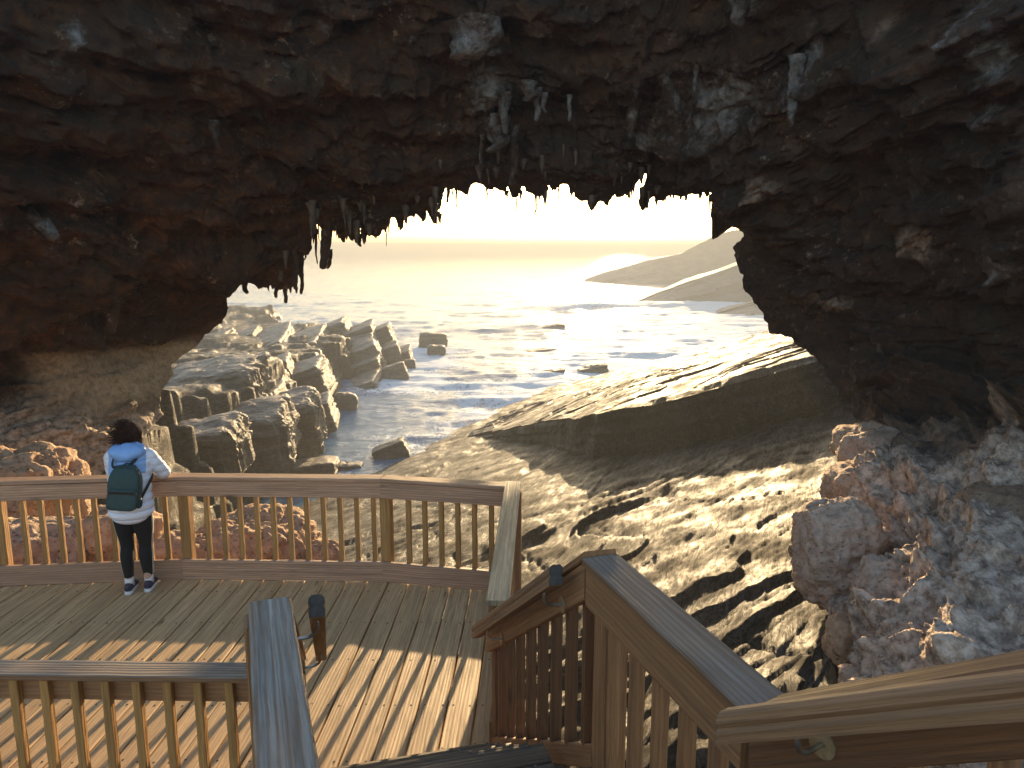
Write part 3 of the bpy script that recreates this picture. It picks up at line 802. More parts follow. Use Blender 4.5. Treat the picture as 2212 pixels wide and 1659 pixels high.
def railing(parent, pts, outs, mats, toe=True, posts=(), height=RAIL_H, cap_m=None, spacing=0.160, phase=0.09, fascia_in=True, toe_h=0.2, base=0.10, cap_ext=(0, 0), balusters=True, cap_w=0.145, rake=None):
    """pts: 3-D floor line of the inner face. outs: outward normals (2-D) per span. Boards per span, balusters and posts as parts."""
    n = len(pts) - 1
    dirs = []
    for i in range(n):
        d = Vector(pts[i + 1]) - Vector(pts[i]); dirs.append(d)
    for i in range(n):
        a, b = Vector(pts[i]), Vector(pts[i + 1])
        o = Vector((outs[i][0], outs[i][1], 0)).normalized()
        d2 = Vector((dirs[i].x, dirs[i].y, 0)).normalized()
        def mit(j):
            if j < 0 or j >= n: return 0.0
            e2 = Vector((dirs[j].x, dirs[j].y, 0)).normalized()
            cr = d2.x * e2.y - d2.y * e2.x
            ang = math.atan2(cr, d2.dot(e2))
            sgn = -1.0 if (d2.x * o.y - d2.y * o.x) > 0 else 1.0      # o is to the left of the run?
            return math.tan(ang / 2) * sgn * (1 if j > i else -1)
        m0, m1 = mit(i - 1), mit(i + 1)
        def along(off, z, w, h, name, mat, c=0.005, e0=0.0, e1=0.0, jit=0.0012):
            ca = a + o * off + Z * z; cb = b + o * off + Z * z
            ca = ca + d2 * (m0 * off) - d2 * e0; cb = cb + d2 * (m1 * off) + d2 * e1
            if dirs[i].z:
                sl_ = dirs[i].z / Vector((dirs[i].x, dirs[i].y, 0)).length
                ca.z += (m0 * off - e0) * sl_; cb.z += (m1 * off + e1) * sl_
            return board(name, mat, parent, ca, cb, o, Z, w, h, c=c, m0=m0, m1=m1, jit=jit)
        along(0.058, height - 0.0175, cap_w, 0.035, 'cap_rail', mats[0], 0.006, cap_ext[0] if i == 0 else 0, cap_ext[1] if i == n - 1 else 0)
        along(0.02, height - 0.0375 - 0.080, 0.04, 0.155, 'fascia_board', mats[1])
        if toe: along(0.02, toe_h / 2 + 0.002, 0.04, toe_h, 'toe_board', mats[1], jit=0.002)
        if balusters:
            L = Vector((dirs[i].x, dirs[i].y, 0)).length
            x = phase
            while x < L - 0.04:
                if not any(p[0] == i and abs(p[1] - x) < 0.085 for p in posts):
                    p = a + dirs[i] * (x / L) + o * 0.0625
                    sl_ = dirs[i].z / L * 0.021
                    board('baluster', mats[2], parent, p + Z * base, p + Z * (height - 0.05), o, d2, 0.045, 0.044, c=0.004, seg=0.06, jit=0.0016)
                x += spacing
        for p in posts:
            if p[0] == i:
                L = Vector((dirs[i].x, dirs[i].y, 0)).length
                q = a + dirs[i] * (p[1] / L) + o * 0.091
                board('post', mats[2], parent, q + Z * (p[2] if len(p) > 2 else -0.35), q + Z * (height - 0.0365), o, d2, 0.1, 0.1, c=0.006, jit=0.0015)

A0, A1, A2, A3, A4 = (-9.2, 6.38), (-4.82, 6.80), (-3.16, 6.96), (-1.23, 6.90), (-0.055, 6.665)
FRONT = [A0, A1, A2, A3, A4]
# ---- deck
def front_y(x):
    return np.interp(x, [p[0] for p in FRONT], [p[1] for p in FRONT])
deck = empty('viewing_deck', (-3.5, 5.0, 0))
tag(deck, 'wooden viewing deck of long boards striped by railing shadows', 'deck')
pa = math.radians(2.1)
pd = Vector((math.sin(pa), math.cos(pa), 0)); ps = Vector((math.cos(pa), -math.sin(pa), 0))
w = Wood(); nails = Wood()
x = -0.085
k = 0
while x > -9.0:
    c = Vector((x, 6.7, 0)) - ps * 0.0
    yend = float(front_y(x)) + 0.06
    e = c + pd * ((yend - c.y) / pd.y)
    splits = [2.2, yend]
    dz = random.uniform(-0.0025, 0.0025)
    s0 = c + pd * ((2.2 - c.y) / pd.y)
    dv = Vector((-5.0, 5.0, 0))
    w.beam(s0 + Z * (-0.018 + dz), e + Z * (-0.018 + dz), ps, Z, 0.1895, 0.036, c=0.005, seg=0.3, jit=0.0015)
    yy = 2.5
    while yy < yend - 0.1:
        for sx in (-0.055, 0.06):
            p = c + pd * ((yy - c.y) / pd.y) + ps * (sx + random.uniform(-.012, .012)) + Vector((0, random.uniform(-.012, .012), 0))
            nails.beam(p + Z * (dz - 0.002), p + Z * (dz + 0.0014), ps, pd, 0.014, 0.014, c=0.004, seg=0, jit=0)
        yy += 0.6
    x -= 0.2005
    k += 1
for o in (w.build('deck_boards', M['plank'], deck), nails.build('nail_heads', M['nail'], deck)):
    o.location = (3.5, -5.0, 0)
    if o.name.startswith('nail'): o['kind'] = 'stuff'
w = Wood()
for yy in (2.6, 3.2, 3.8, 4.4, 5.0, 5.6, 6.2):
    w.beam((-9, yy, -0.13), (-0.05, yy, -0.13), (0, 1, 0), Z, 0.05, 0.18)
w.build('joists', M['wood'], deck).location = (3.5, -5, 0)
for (px, py) in [(-0.3, 6.3), (-2.2, 6.4), (-4.2, 6.4), (-6.2, 6.2), (-0.4, 4.2), (-2.2, 3.2), (-4.2, 3.2)]:
    o = board('support_post', M['wood'], deck, (px, py, -4.6), (px, py, -0.23), (1, 0, 0), (0, 1, 0), 0.14, 0.14)
    o.location = (3.5, -5, 0)

# ---- railing on the seaward edge of the deck
r1 = empty('deck_railing')
tag(r1, 'brown timber railing along the seaward edge of the deck, the person leans on it', 'railing')
def nrm2(a, b, flip=1):
    d = Vector((b[0] - a[0], b[1] - a[1], 0)).normalized()
    return (-d.y * flip, d.x * flip)
fo = [nrm2(FRONT[i], FRONT[i + 1]) for i in range(4)]
railing(r1, [(p[0], p[1], 0) for p in FRONT], fo, (M['wood_pink'], M['wood_pink'], M['wood_ochre']),
        posts=((1, 0.02), (2, 0.03), (3, 0.02), (0, 2.0), (0, 0.1)), cap_ext=(0, 0.0))

# ---- side railing that comes back towards the stairs
r2 = empty('side_railing')
tag(r2, 'short timber side railing with sunlit tan cap rail beside the lower stairs', 'railing')
S0, S1 = (-0.055, 6.665 - 0.0), (-0.145, 4.40)
so = nrm2(S0, S1)
if so[0] < 0: so = (-so[0], -so[1])
railing(r2, [(S0[0], S0[1] - 0.02, 0), (S1[0], S1[1], 0)], [so], (M['wood_tan'], M['wood'], M['wood']), posts=((0, 0.0), (0, 2.2)), cap_ext=(0.17, 0.02))

# ---- stairs
F0, F1 = Vector((-0.16, 4.36, 0.0)), Vector((0.272, 2.72, 1.13))
G1 = Vector((0.585, 1.775, 1.13))
U1 = G1 + Vector((0.33, -0.50, 0.41)) * 3.2
d01 = (F1 - F0); d01h = Vector((d01.x, d01.y, 0)).normalized()
left_n = Vector((-d01h.y, d01h.x, 0))       # to the left when walking up
if left_n.x > 0: left_n = -left_n
LANDZ = 1.13
stairs = empty('timber_stairs', (0.0, 2.0, 0.0))
tag(stairs, 'timber stairs with dark wet treads coming down to the deck', 'stairs')
nst = 6
WID = 1.17
def add_local(o, parent):
    o.matrix_parent_inverse = Matrix.Translation(-parent.location)
for i in range(nst - 1):
    zt = LANDZ * (i + 1) / nst
    base = F0 + d01h * (0.13 + (i + 0.5) * 0.28)
    for j in (0, 1):
        c = base + d01h * (-0.07 + 0.14 * j)
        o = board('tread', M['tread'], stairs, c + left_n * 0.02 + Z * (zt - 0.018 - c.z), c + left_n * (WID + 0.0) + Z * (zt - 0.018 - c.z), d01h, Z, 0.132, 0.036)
        add_local(o, stairs)
        for q in (0.09, 0.13):
            pass
sc = Wood()
for i in range(nst - 1):
    zt = LANDZ * (i + 1) / nst
    for j in (0, 1):
        for q in (0.10, 0.30):
            c = F0 + d01h * (0.05 + (i + 0.5) * 0.285 - 0.07 + 0.14 * j) + left_n * q; c.z = zt
            sc.beam(c - Z * 0.003, c + Z * 0.002, d01h, left_n, 0.014, 0.014, c=0.005, seg=0, jit=0)
o = sc.build('screw_heads', M['steel'], stairs); add_local(o, stairs)
# stringer boards under the balusters
def stringer(a, b, h, off, name='stringer', mat=None):
    d = Vector((b[0] - a[0], b[1] - a[1], 0)).normalized(); s_ = Vector((-d.y, d.x, 0))
    o = board(name, mat or M['wood'], stairs, Vector(a) + s_ * 0 + Z * off, Vector(b) + Z * off, s_, Z, 0.045, h)
    add_local(o, stairs)
rn = -left_n
stringer(F0 + rn * 0.0625 - d01h * 0.05, F1 + rn * 0.0625, 0.11, 0.035)
stringer(F0 + left_n * (WID + 0.06), F1 + left_n * (WID + 0.06), 0.20, -0.03)
# landing boards
ld = (G1 - F1); ld.z = 0; ld.normalize(); ln = Vector((-ld.y, ld.x, 0))
if ln.x > 0: ln = -ln
for i in range(5):
    c = F1 + ld * (0.10 + i * 0.2)
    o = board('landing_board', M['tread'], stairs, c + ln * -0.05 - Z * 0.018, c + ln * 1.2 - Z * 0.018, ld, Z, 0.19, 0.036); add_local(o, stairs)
ud = Vector((0.33, -0.50, 0)).normalized(); un = Vector((-ud.y, ud.x, 0))
if un.x > 0: un = -un
for i in range(6):
    c = G1 + ud * (0.15 + i * 0.285); c.z = LANDZ + 0.19 * (i + 1)
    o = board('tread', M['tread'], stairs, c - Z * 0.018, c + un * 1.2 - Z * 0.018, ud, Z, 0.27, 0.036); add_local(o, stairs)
stringer(F1 + Vector((0.06, 0.02, 0)), G1 + Vector((0.06, 0.02, 0)), 0.2, -0.08)
stringer(G1 - un * 0.06, U1 - un * 0.06, 0.26, -0.05)
for p in ((0.33, 2.75), (0.68, 1.8), (-0.85, 2.3), (-0.55, 1.5), (1.5, 0.4)):
    o = board('support_post', M['wood'], stairs, (p[0], p[1], -3.6), (p[0], p[1], 1.0), (1, 0, 0), (0, 1, 0), 0.1, 0.1); add_local(o, stairs)

STH = 0.875   # rail height above the stair line
r3 = empty('stair_railing')
tag(r3, 'peaked timber stair railing right of the stairs with grey weathered landing cap', 'railing')
railing(r3, [F0, F1], [(rn.x, rn.y)], (M['wood'], M['wood'], M['wood_dk'] if 'wood_dk' in M else M['wood']), toe=False, height=STH + 0.02, posts=((0, 0.02, -0.3),), spacing=0.205, phase=0.16, base=0.09, cap_ext=(0.06, 0.0), cap_w=0.135)
lr = -ln
railing(r3, [F1 + Vector((0.004, -0.01, 0)), G1], [(lr.x, lr.y)], (M['wood_grey'], M['wood'], M['wood']), toe=False, height=STH, posts=((0, 0.04, -1.0),), spacing=0.165, phase=0.14, base=-0.02, cap_ext=(0.0, 0.03), cap_w=0.15)

r4 = empty('upper_stair_railing')
tag(r4, 'sloping timber railing in the bottom right corner beside the upper steps', 'railing')
ur = -un
railing(r4, [G1 + Vector((0.01, -0.03, 0.0)), U1], [(ur.x, ur.y)], (M['wood_dk'], M['wood_dk'], M['wood']), toe=False, height=STH + 0.005, posts=((0, 0.05, -1.0),), spacing=0.17, phase=0.2, base=-0.02, cap_w=0.14)  # dark timber stands in for shade on cap and fascia

# left side of the stairs: landing cap (level) and the lower flight that drops away behind it
r5 = empty('landing_railing')
tag(r5, 'wide grey weathered timber cap rail sloping up from the bottom edge left of the stairs', 'railing')
LP, LQ = Vector((-0.742, 2.385, LANDZ)), Vector((-0.425, 1.5, LANDZ))
LQ = LQ + (LQ - LP) * 1.2
lo = (LQ - LP); lo.z = 0; lo.normalize(); lon = Vector((-lo.y, lo.x, 0))
if lon.x > 0: lon = -lon
railing(r5, [LP, LQ], [(lon.x, lon.y)], (M['wood_grey'], M['wood'], M['wood']), toe=False, height=STH, posts=((0, 0.06, -1.2),), spacing=0.165, phase=0.2, base=-0.02, cap_w=0.135)
LF = LP - d01h * -1.0 * 0 + (F0 - F1)
railing(r5, [LP + (F0 - F1) * 0.03, LF], [(left_n.x, left_n.y)], (M['wood'], M['wood'], M['wood']), toe=False, height=STH + 0.0, posts=((0, 1.68, -0.3),), spacing=0.125, phase=0.1, base=0.0, cap_w=0.13)

r6 = empty('back_railing')
tag(r6, 'low timber railing with grey weathered cap and thick brown balusters in bottom left corner', 'railing')
b0, b1 = Vector((-9.0, 3.86, 0)), Vector((-1.22, 3.68, 0))
railing(r6, [b0, b1], [(0.02, -1.0)], (M['wood_grey'], M['wood'], M['wood_ochre'] if 'wood_ochre' in M else M['wood']), height=1.015, posts=((0, 7.72), (0, 5.4), (0, 3.0)), phase=0.03, toe=False, base=-0.2, cap_w=0.15)

# ---- handrails on steel brackets
def handrail(name, label, a, b, fas, dropdir, nbr, mat=None, rn_=None):
    """a, b: ends of the moulded rail. brackets reach out to the fascia in direction rn_"""
    root = empty(name, tuple(a))
    tag(root, label, 'handrail')
    a = Vector(a); b = Vector(b); d = b - a
    dh = Vector((d.x, d.y, 0)).normalized(); s_ = Vector((-dh.y, dh.x, 0))
    w = Wood(); w.beam(Vector((0, 0, 0)), d, s_, Z, 0, 0, prof=HAND, seg=0.1, jit=0.0004)
    w.build('rail', mat or M['hand'], root, smooth=False)
    for side_, q in ((0, -1), (1, 1)):
        e = Wood(); p = d * side_; dn = d.normalized()
        e.beam(p + dn * (0.0005 * q), p + dn * (0.0025 * q), s_, Z, 0, 0, prof=[(x_ * 0.97, y_ * 0.97) for x_, y_ in HAND], seg=0, jit=0)
        e.build('end_cap', M['endgrain'], root)
    for t in nbr:
        p = d * t - Z * 0.036
        bm = bmesh.new()
        path = [p, p - Z * 0.028, p - Z * 0.05 + rn_ * 0.012, p - Z * 0.062 + rn_ * 0.034, p - Z * 0.064 + rn_ * (fas - 0.004)]
        pts = []
        for i in range(len(path) - 1):
            for k_ in range(5): pts.append(path[i].lerp(path[i + 1], k_ / 5))
        pts.append(path[-1])
        pts = [pts[0]] + [(pts[i - 1] + pts[i] * 2 + pts[i + 1]) / 4 for i in range(1, len(pts) - 1)] + [pts[-1]]
        tube_bm(bm, pts, 0.0068)
        br = bm_obj('bracket', bm, M['steel'], root, True)
        bm = bmesh.new()
        c = p - Z * 0.064 + rn_ * (fas - 0.005)
        r = bmesh.ops.create_cone(bm, cap_ends=True, segments=28, radius1=0.034, radius2=0.032, depth=0.008)
        q = rn_.to_track_quat('Z', 'Y').to_matrix().to_4x4()
        bmesh.ops.transform(bm, matrix=Matrix.Translation(c) @ q, verts=bm.verts)
        for an in (0.5, 2.6, 4.7):
            r = bmesh.ops.create_cone(bm, cap_ends=True, segments=10, radius1=0.005, radius2=0.005, depth=0.006)
            bmesh.ops.transform(bm, matrix=Matrix.Translation(c) @ q @ Matrix.Translation((0.022 * math.cos(an), 0.022 * math.sin(an), -0.004)), verts=r['verts'])
        bm_obj('bracket_plate', bm, M['plate'], br)
    return root

def tube_bm(bm, pts, r, n=10, r1=None):
    rings = []
    up = Vector((0.3, 0.2, 0.9))
    for i, p in enumerate(pts):
        p = Vector(p)
        t = (Vector(pts[min(i + 1, len(pts) - 1)]) - Vector(pts[max(i - 1, 0)])).normalized()
        x = t.cross(up); 
        if x.length < 1e-3: x = t.cross(Vector((1, 0, 0)))
        x.normalize(); y = t.cross(x)
        rr = r if r1 is None else r + (r1 - r) * i / max(1, len(pts) - 1)
        rings.append([bm.verts.new(p + x * (rr * math.cos(2 * math.pi * k / n)) + y * (rr * math.sin(2 * math.pi * k / n))) for k in range(n)])
    for i in range(len(rings) - 1):
        for k in range(n):
            bm.faces.new((rings[i][k], rings[i][(k + 1) % n], rings[i + 1][(k + 1) % n], rings[i + 1][k]))
    bm.faces.new(rings[0][::-1]); bm.faces.new(rings[-1])

def bm_obj(name, bm, mat, parent=None, smooth=False):
    bmesh.ops.recalc_face_normals(bm, faces=bm.faces)
    me = bpy.data.meshes.new(name); bm.to_mesh(me); bm.free()
    if smooth: me.polygons.foreach_set('use_smooth', [True] * len(me.polygons))
    return link(name, me, mat, parent)

hr_off = 0.085
sdir = (F0 - F1)
h0 = F1 + sdir * 0.05 + left_n * hr_off + Z * (STH - 0.045); h1 = F1 + sdir * 0.93 + left_n * hr_off + Z * (STH - 0.045)
handrail('handrail', 'thin moulded handrail with grey cut end beside the peaked stair railing', h0, h1, hr_off, None, (0.10, 0.80), rn_=rn)
h0 = LP + sdir * 0.05 + rn * 0.09 + Z * (STH - 0.03); h1 = LP + sdir * 0.9 + rn * 0.09 + Z * (STH - 0.03)
handrail('handrail', 'short dark ended handrail seen end on beyond the grey cap rail', h0, h1, 0.09, None, (0.06, 0.8), mat=M['wood_ochre'], rn_=left_n)  # lighter timber imitates bounce light on the underside
uv_ = (U1 - G1)
h0 = G1 + uv_ * 0.015 + un * 0.105 + Z * (STH - 0.025); h1 = G1 + uv_ * 0.9 + un * 0.105 + Z * (STH - 0.075)
handrail('handrail', 'thick moulded handrail with steel bracket nearest the camera at bottom right', h0, h1, 0.10, None, (0.12, 0.6), rn_=ur)

# ------------------------------------------------------------------ loose and ledge rock, each a thing of its own
def cube_grid(n):
    bm = bmesh.new(); bmesh.ops.create_cube(bm, size=2.0)
    bmesh.ops.subdivide_edges(bm, edges=bm.edges, cuts=n, use_grid_fill=True)
    bm.verts.ensure_lookup_table(); bm.faces.ensure_lookup_table()
    v = np.array([q.co[:] for q in bm.verts]); f = np.array([[q.index for q in p.verts] for p in bm.faces]); bm.free()
    return v, f
CUBES = {}
def rot3(rx, ry, rz):
    return np.array(Matrix.Rotation(rz, 3, 'Z') @ Matrix.Rotation(ry, 3, 'Y') @ Matrix.Rotation(rx, 3, 'X'))

def rock_block(name, c, size, rz, tilt, mat, seed, n=18, k=9.0, layer=0.10, rough=0.10, freq=1.0, taper=0.0, flute=0.0):
    """an angular block of bedded rock: straight faces, stepped layers, chipped edges"""
    if n not in CUBES: CUBES[n] = cube_grid(n)
    p, f = CUBES[n]; p = p.copy()
    L = (np.abs(p) ** k).sum(1) ** (1 / k); q = p / L[:, None]
    sx, sy, sz = size
    v = q * np.array([sx, sy, sz]) / 2
    m = max(sx, sy, sz)
    o = seed * 7.7
    lay = vnoise(np.stack([v[:, 2] / sz * (11 if sz > 1.5 else 6) + o, 0 * o + v[:, 0] / m * 1.2, v[:, 1] / m * 1.2], -1), seed)
    lay = np.round(lay * 2.2) / 2.2
    v[:, :2] *= (1 + layer * lay + taper * (q[:, 2] * 0.5))[:, None]
    if flute:
        fl = fbm(np.stack([v[:, 0] * 1.6 + o, v[:, 1] * 1.6, v[:, 2] * 0.25], -1), 4, seed + 11, ridged=True)
        v[:, :2] *= (1 + flute * (fl - 0.3))[:, None]
    nn = q / np.linalg.norm(q, axis=1, keepdims=True)
    d = fbm(v * (2.2 * freq / m * 2) + o, 5, seed + 3)
    chip = np.clip(fbm(v * (1.6 / m * 2) + o + 9, 3, seed + 5) - 0.1, 0, 1)
    v = v + nn * ((rough * d - 0.30 * chip * rough * 3) * m * 0.5)[:, None]
    v = v @ rot3(tilt[0], tilt[1], rz).T
    o_ = mesh_np(name, v, f, mat, smooth=True)
    o_.location = tuple(c)
    return o_

ICO = {}
def boulder(name, c, size, rz, mat, seed, sub=5, amp=0.30, pit=0.05, tilt=(0, 0), boxy=3.0):
    """a rounded, pitted boulder"""
    if sub not in ICO:
        bm = bmesh.new(); bmesh.ops.create_icosphere(bm, subdivisions=sub, radius=1.0)
        bm.verts.ensure_lookup_table()
        ICO[sub] = (np.array([q.co[:] for q in bm.verts]), np.array([[q.index for q in p.verts] for p in bm.faces])); bm.free()
    p, f = ICO[sub]
    q = p / ((np.abs(p) ** boxy).sum(1) ** (1 / boxy))[:, None]
    o = seed * 5.3
    v = q * np.array(size) / 2
    m = sum(size) / 3
    s = v / m
    d = amp * fbm(s * 1.7 + o, 3, seed) + amp * 0.55 * terrace(fbm(s * 3.6 + o, 4, seed + 2), 0.25, 4) + 0.13 * fbm(s * 7 + o, 5, seed + 4, ridged=True) + 0.12 * amp * terrace(fbm(s * np.array([2, 2, 9.0]) + o, 3, seed + 9), 0.3, 5)
    d1, d2 = worley(s * 5.5 + o, seed + 6)
    msk = sstep(-0.1, 0.3, fbm(s * 2.1 + o + 4, 2, seed + 8))
    d = d - pit * 3 * np.clip(0.42 - d1, 0, 1) * (0.3 + msk)
    v = v + p * (d * m * 0.5)[:, None]
    v = v @ rot3(tilt[0], tilt[1], rz).T
    o_ = mesh_np(name, v, None, mat, tris=f)
    o_.location = tuple(c)
    return o_

def on_plane(dx, dy, z):
    a = at(dx, dy, 1.0); o = np.array([0, 0, CAM_H]); d = a - o
    return o + d * ((z - CAM_H) / d[2])
def on_shelf(dx, dy):
    a = at(dx, dy, 1.0); o = np.array([0, 0, CAM_H]); d = a - o
    # z = -6 + .3 s  (flatter above s = 17)
    t = 5.0
    for _ in range(60):
        p = o + d * t
        s = float(shelf_s(p[0], p[1])); zz = -6 + 0.3 * min(s, 17) + 0.16 * max(0, s - 17)
        t += (p[2] - zz) * 1.2
    return o + d * t

def px_size(dpx, Y):      # metres spanned by dpx traced pixels at Y
    return dpx * KD / FPX * Y * 1.02

def boulder_at(label, x0, y0, x1, y1, Y, mat, seed, depth=1.0, name='limestone_boulder', **k):
    c = at((x0 + x1) / 2, (y0 + y1) / 2, Y + 0.12)
    w_, h_ = px_size(x1 - x0, Y), px_size(y1 - y0, Y)
    o = boulder(name, c, (w_ * 0.98, w_ * depth, h_ * 0.98), 0.0, mat, seed, **k)
    tag(o, label, 'boulder', k.get('group'))
    return o

boulder_at('large pale pitted boulder with a vertical crack above the bottom right railing', 1845, 1205, 2120, 1450, 6.7, M['lime'], 3, 0.9, sub=6, amp=0.22, pit=0.10)
boulder_at('rounded pinkish boulder overhanging the dark shelf, left end of the right rock bank', 1722, 1085, 1900, 1320, 8.0, M['lime'], 7, 1.0, sub=6, amp=0.22, pit=0.09)
boulder_at('squared pale block on the right bank just above the overhanging pinkish boulder', 1795, 1005, 1960, 1105, 9.8, M['lime'], 12, 1.1, amp=0.25, pit=0.07)
boulder_at('long flat topped pale ledge rock at the head of the right bank', 1800, 918, 2050, 1010, 11.0, M['lime'], 15, 0.8, amp=0.24, pit=0.05)
boulder_at('upright grey rock with a bright slanting edge at the right picture edge', 2080, 1050, 2300, 1240, 7.1, M['lime_dark'], 19, 0.8, amp=0.25, boxy=4.0)
boulder_at('dark stained knobbly rock beside the upright grey rock', 1990, 1050, 2110, 1170, 8.2, M['lime_dark'], 23, 1.0, amp=0.3)
boulder_at('low hump of rock leaning on the large pale pitted boulder from behind right', 2010, 1170, 2190, 1270, 7.2, M['lime'], 27, 1.1, amp=0.25)
boulder_at('ochre block wedged under the pinkish overhanging boulder', 1790, 1330, 1870, 1440, 6.7, M['lime_warm'], 31, 1.0, amp=0.22, boxy=4.5)
boulder_at('small squared pale block below the large pitted boulder', 1868, 1398, 1960, 1470, 6.2, M['lime'], 35, 1.0, amp=0.2, boxy=5)
boulder_at('lowest pale block of the right bank, touching the railing line', 1820, 1440, 1930, 1540, 5.9, M['lime'], 39, 1.0, amp=0.25, boxy=4)
boulder_at('pale grey rock at the right edge just above the railing', 2110, 1260, 2300, 1420, 5.9, M['lime'], 41, 1.0, amp=0.25)
boulder_at('thin tilted pale plate of rock on the middle of the right bank', 1900, 1100, 2010, 1190, 8.6, M['lime'], 45, 1.2, amp=0.22)
# left of and below the deck
boulder_at('big rough boulder rising above the left end of the deck railing', -90, 966, 160, 1180, 9.6, M['lime_warm'], 51, 0.9, sub=6, amp=0.24, pit=0.11)
boulder_at('upright ochre slab of rock seen between the balusters left of the person', 192, 1095, 345, 1300, 8.3, M['lime_warm'], 55, 0.8, amp=0.2, boxy=4)
boulder_at('broad pale pink rock behind the far left balusters', -120, 1130, 200, 1330, 8.0, M['lime'], 59, 0.8, sub=6, amp=0.24)
boulder_at('pinkish rock low behind the balusters right of the person', 320, 1145, 480, 1300, 8.1, M['lime_warm'], 63, 0.9, amp=0.25)
boulder_at('layered brown rock behind the middle balusters of the deck railing', 430, 1105, 690, 1290, 8.7, M['lime_warm'], 67, 0.9, sub=6, amp=0.26)
boulder_at('small round rock at the right end of the rubble below the deck', 655, 1165, 740, 1270, 8.5, M['lime_warm'], 71, 1.0, amp=0.25)
boulder_at('flat pale rock low between the big rough boulder and the ochre slab', 120, 1150, 240, 1260, 8.9, M['lime'], 75, 0.9, amp=0.22)

# the great slab with its shaded face on the shelf
def build_slab():
    foot = [on_shelf(*p) for p in [(1000, 950), (1060, 944), (1110, 950), (1188, 956), (1240, 976), (1281, 991), (1330, 984), (1400, 972), (1500, 954), (1600, 935), (1700, 912), (1830, 882), (1960, 850)]]
    foot = np.array(foot)
    hh = np.array([0.05, 0.22, 0.5, 0.85, 1.05, 1.22, 1.25, 1.15, 1.2, 1.25, 1.3, 1.35, 1.4])
    dd = np.r_[0, np.cumsum(np.linalg.norm(np.diff(foot[:, :2], axis=0), axis=1))]
    nu, nv, nk = 420, 220, 26
    u = np.linspace(0, dd[-1], nu)
    fx = np.interp(u, dd, foot[:, 0]); fy = np.interp(u, dd, foot[:, 1]); h = np.interp(u, dd, hh)
    jag = 0.22 * vnoise(np.stack([u * 0.9, 0 * u, 0 * u], -1), 141) + 0.04 * vnoise(np.stack([u * 3.1, 0 * u, 0 * u], -1), 142)
    dirv = np.array([0.30, 0.954])
    rows = []
    def base(x, y):
        s = shelf_s(x, y); return np.where(s > 17, -6 + 5.1 + 0.16 * (s - 17), -6 + 0.3 * s)
    for k in range(nk):                      # the face, from the foot up
        t = k / (nk - 1)
        zz = t
        lay = np.round(2 * vnoise(np.stack([0 * u + zz * 7, u * 0.35, 0 * u], -1), 145)) * 0.5
        setb = 0.55 * sstep(0.0, 0.25, vnoise(np.stack([u * 0.22 + 4, 0 * u, 0 * u], -1), 149) + 0.3 * vnoise(np.stack([u * 1.3, 0 * u, 0 * u], -1), 150)) * sstep(0.70, 0.74, np.full_like(u, t))
        off = jag + 0.10 * t + setb + 0.13 * lay + 0.12 * fbm(np.stack([u * 1.5, 0 * u + zz * 3, 0 * u], -1), 4, 147)
        x = fx + dirv[0] * off; y = fy + dirv[1] * off
        z = base(x, y) - 0.45 + (h + 0.45) * t
        rows.append(np.stack([x, y, z], -1))
    for k in range(1, nv):
        v = 17.0 * (k / (nv - 1)) ** 1.35
        x = fx + dirv[0] * (v + 0.1 + jag + setb); y = fy + dirv[1] * (v + 0.1 + jag + setb)
        s = shelf_s(x, y); l = (x + 5.3) * 0.3795 + (y - 30.8) * 0.925
        q = lambda a, b: np.stack([s * a, l * b, 0 * s], -1)
        n2 = laminae(x, y, 40.0) * 0.55 + 0.25 * terrace(fbm(q(0.18, 0.05), 3, 152), 0.2, 9)
        ed = min(1, v / 0.5)
        z = base(x, y) + h * (1 - sstep(7, 17, np.full_like(x, v)) * 1.1) + n2 * ed + 0.015 * fbm(q(6, 2), 3, 153) - 0.04 * (1 - ed)
        rows.append(np.stack([x, y, z], -1))
    V = np.concatenate(rows)
    o = mesh_np('rock_slab', V, grid_quads(len(rows), nu), M['shelf'], attrs={'lime': np.zeros(len(V))})
    tag(o, 'huge tilted slab of dark rock with a steep shaded front face on the shelf', 'rock slab')
build_slab()

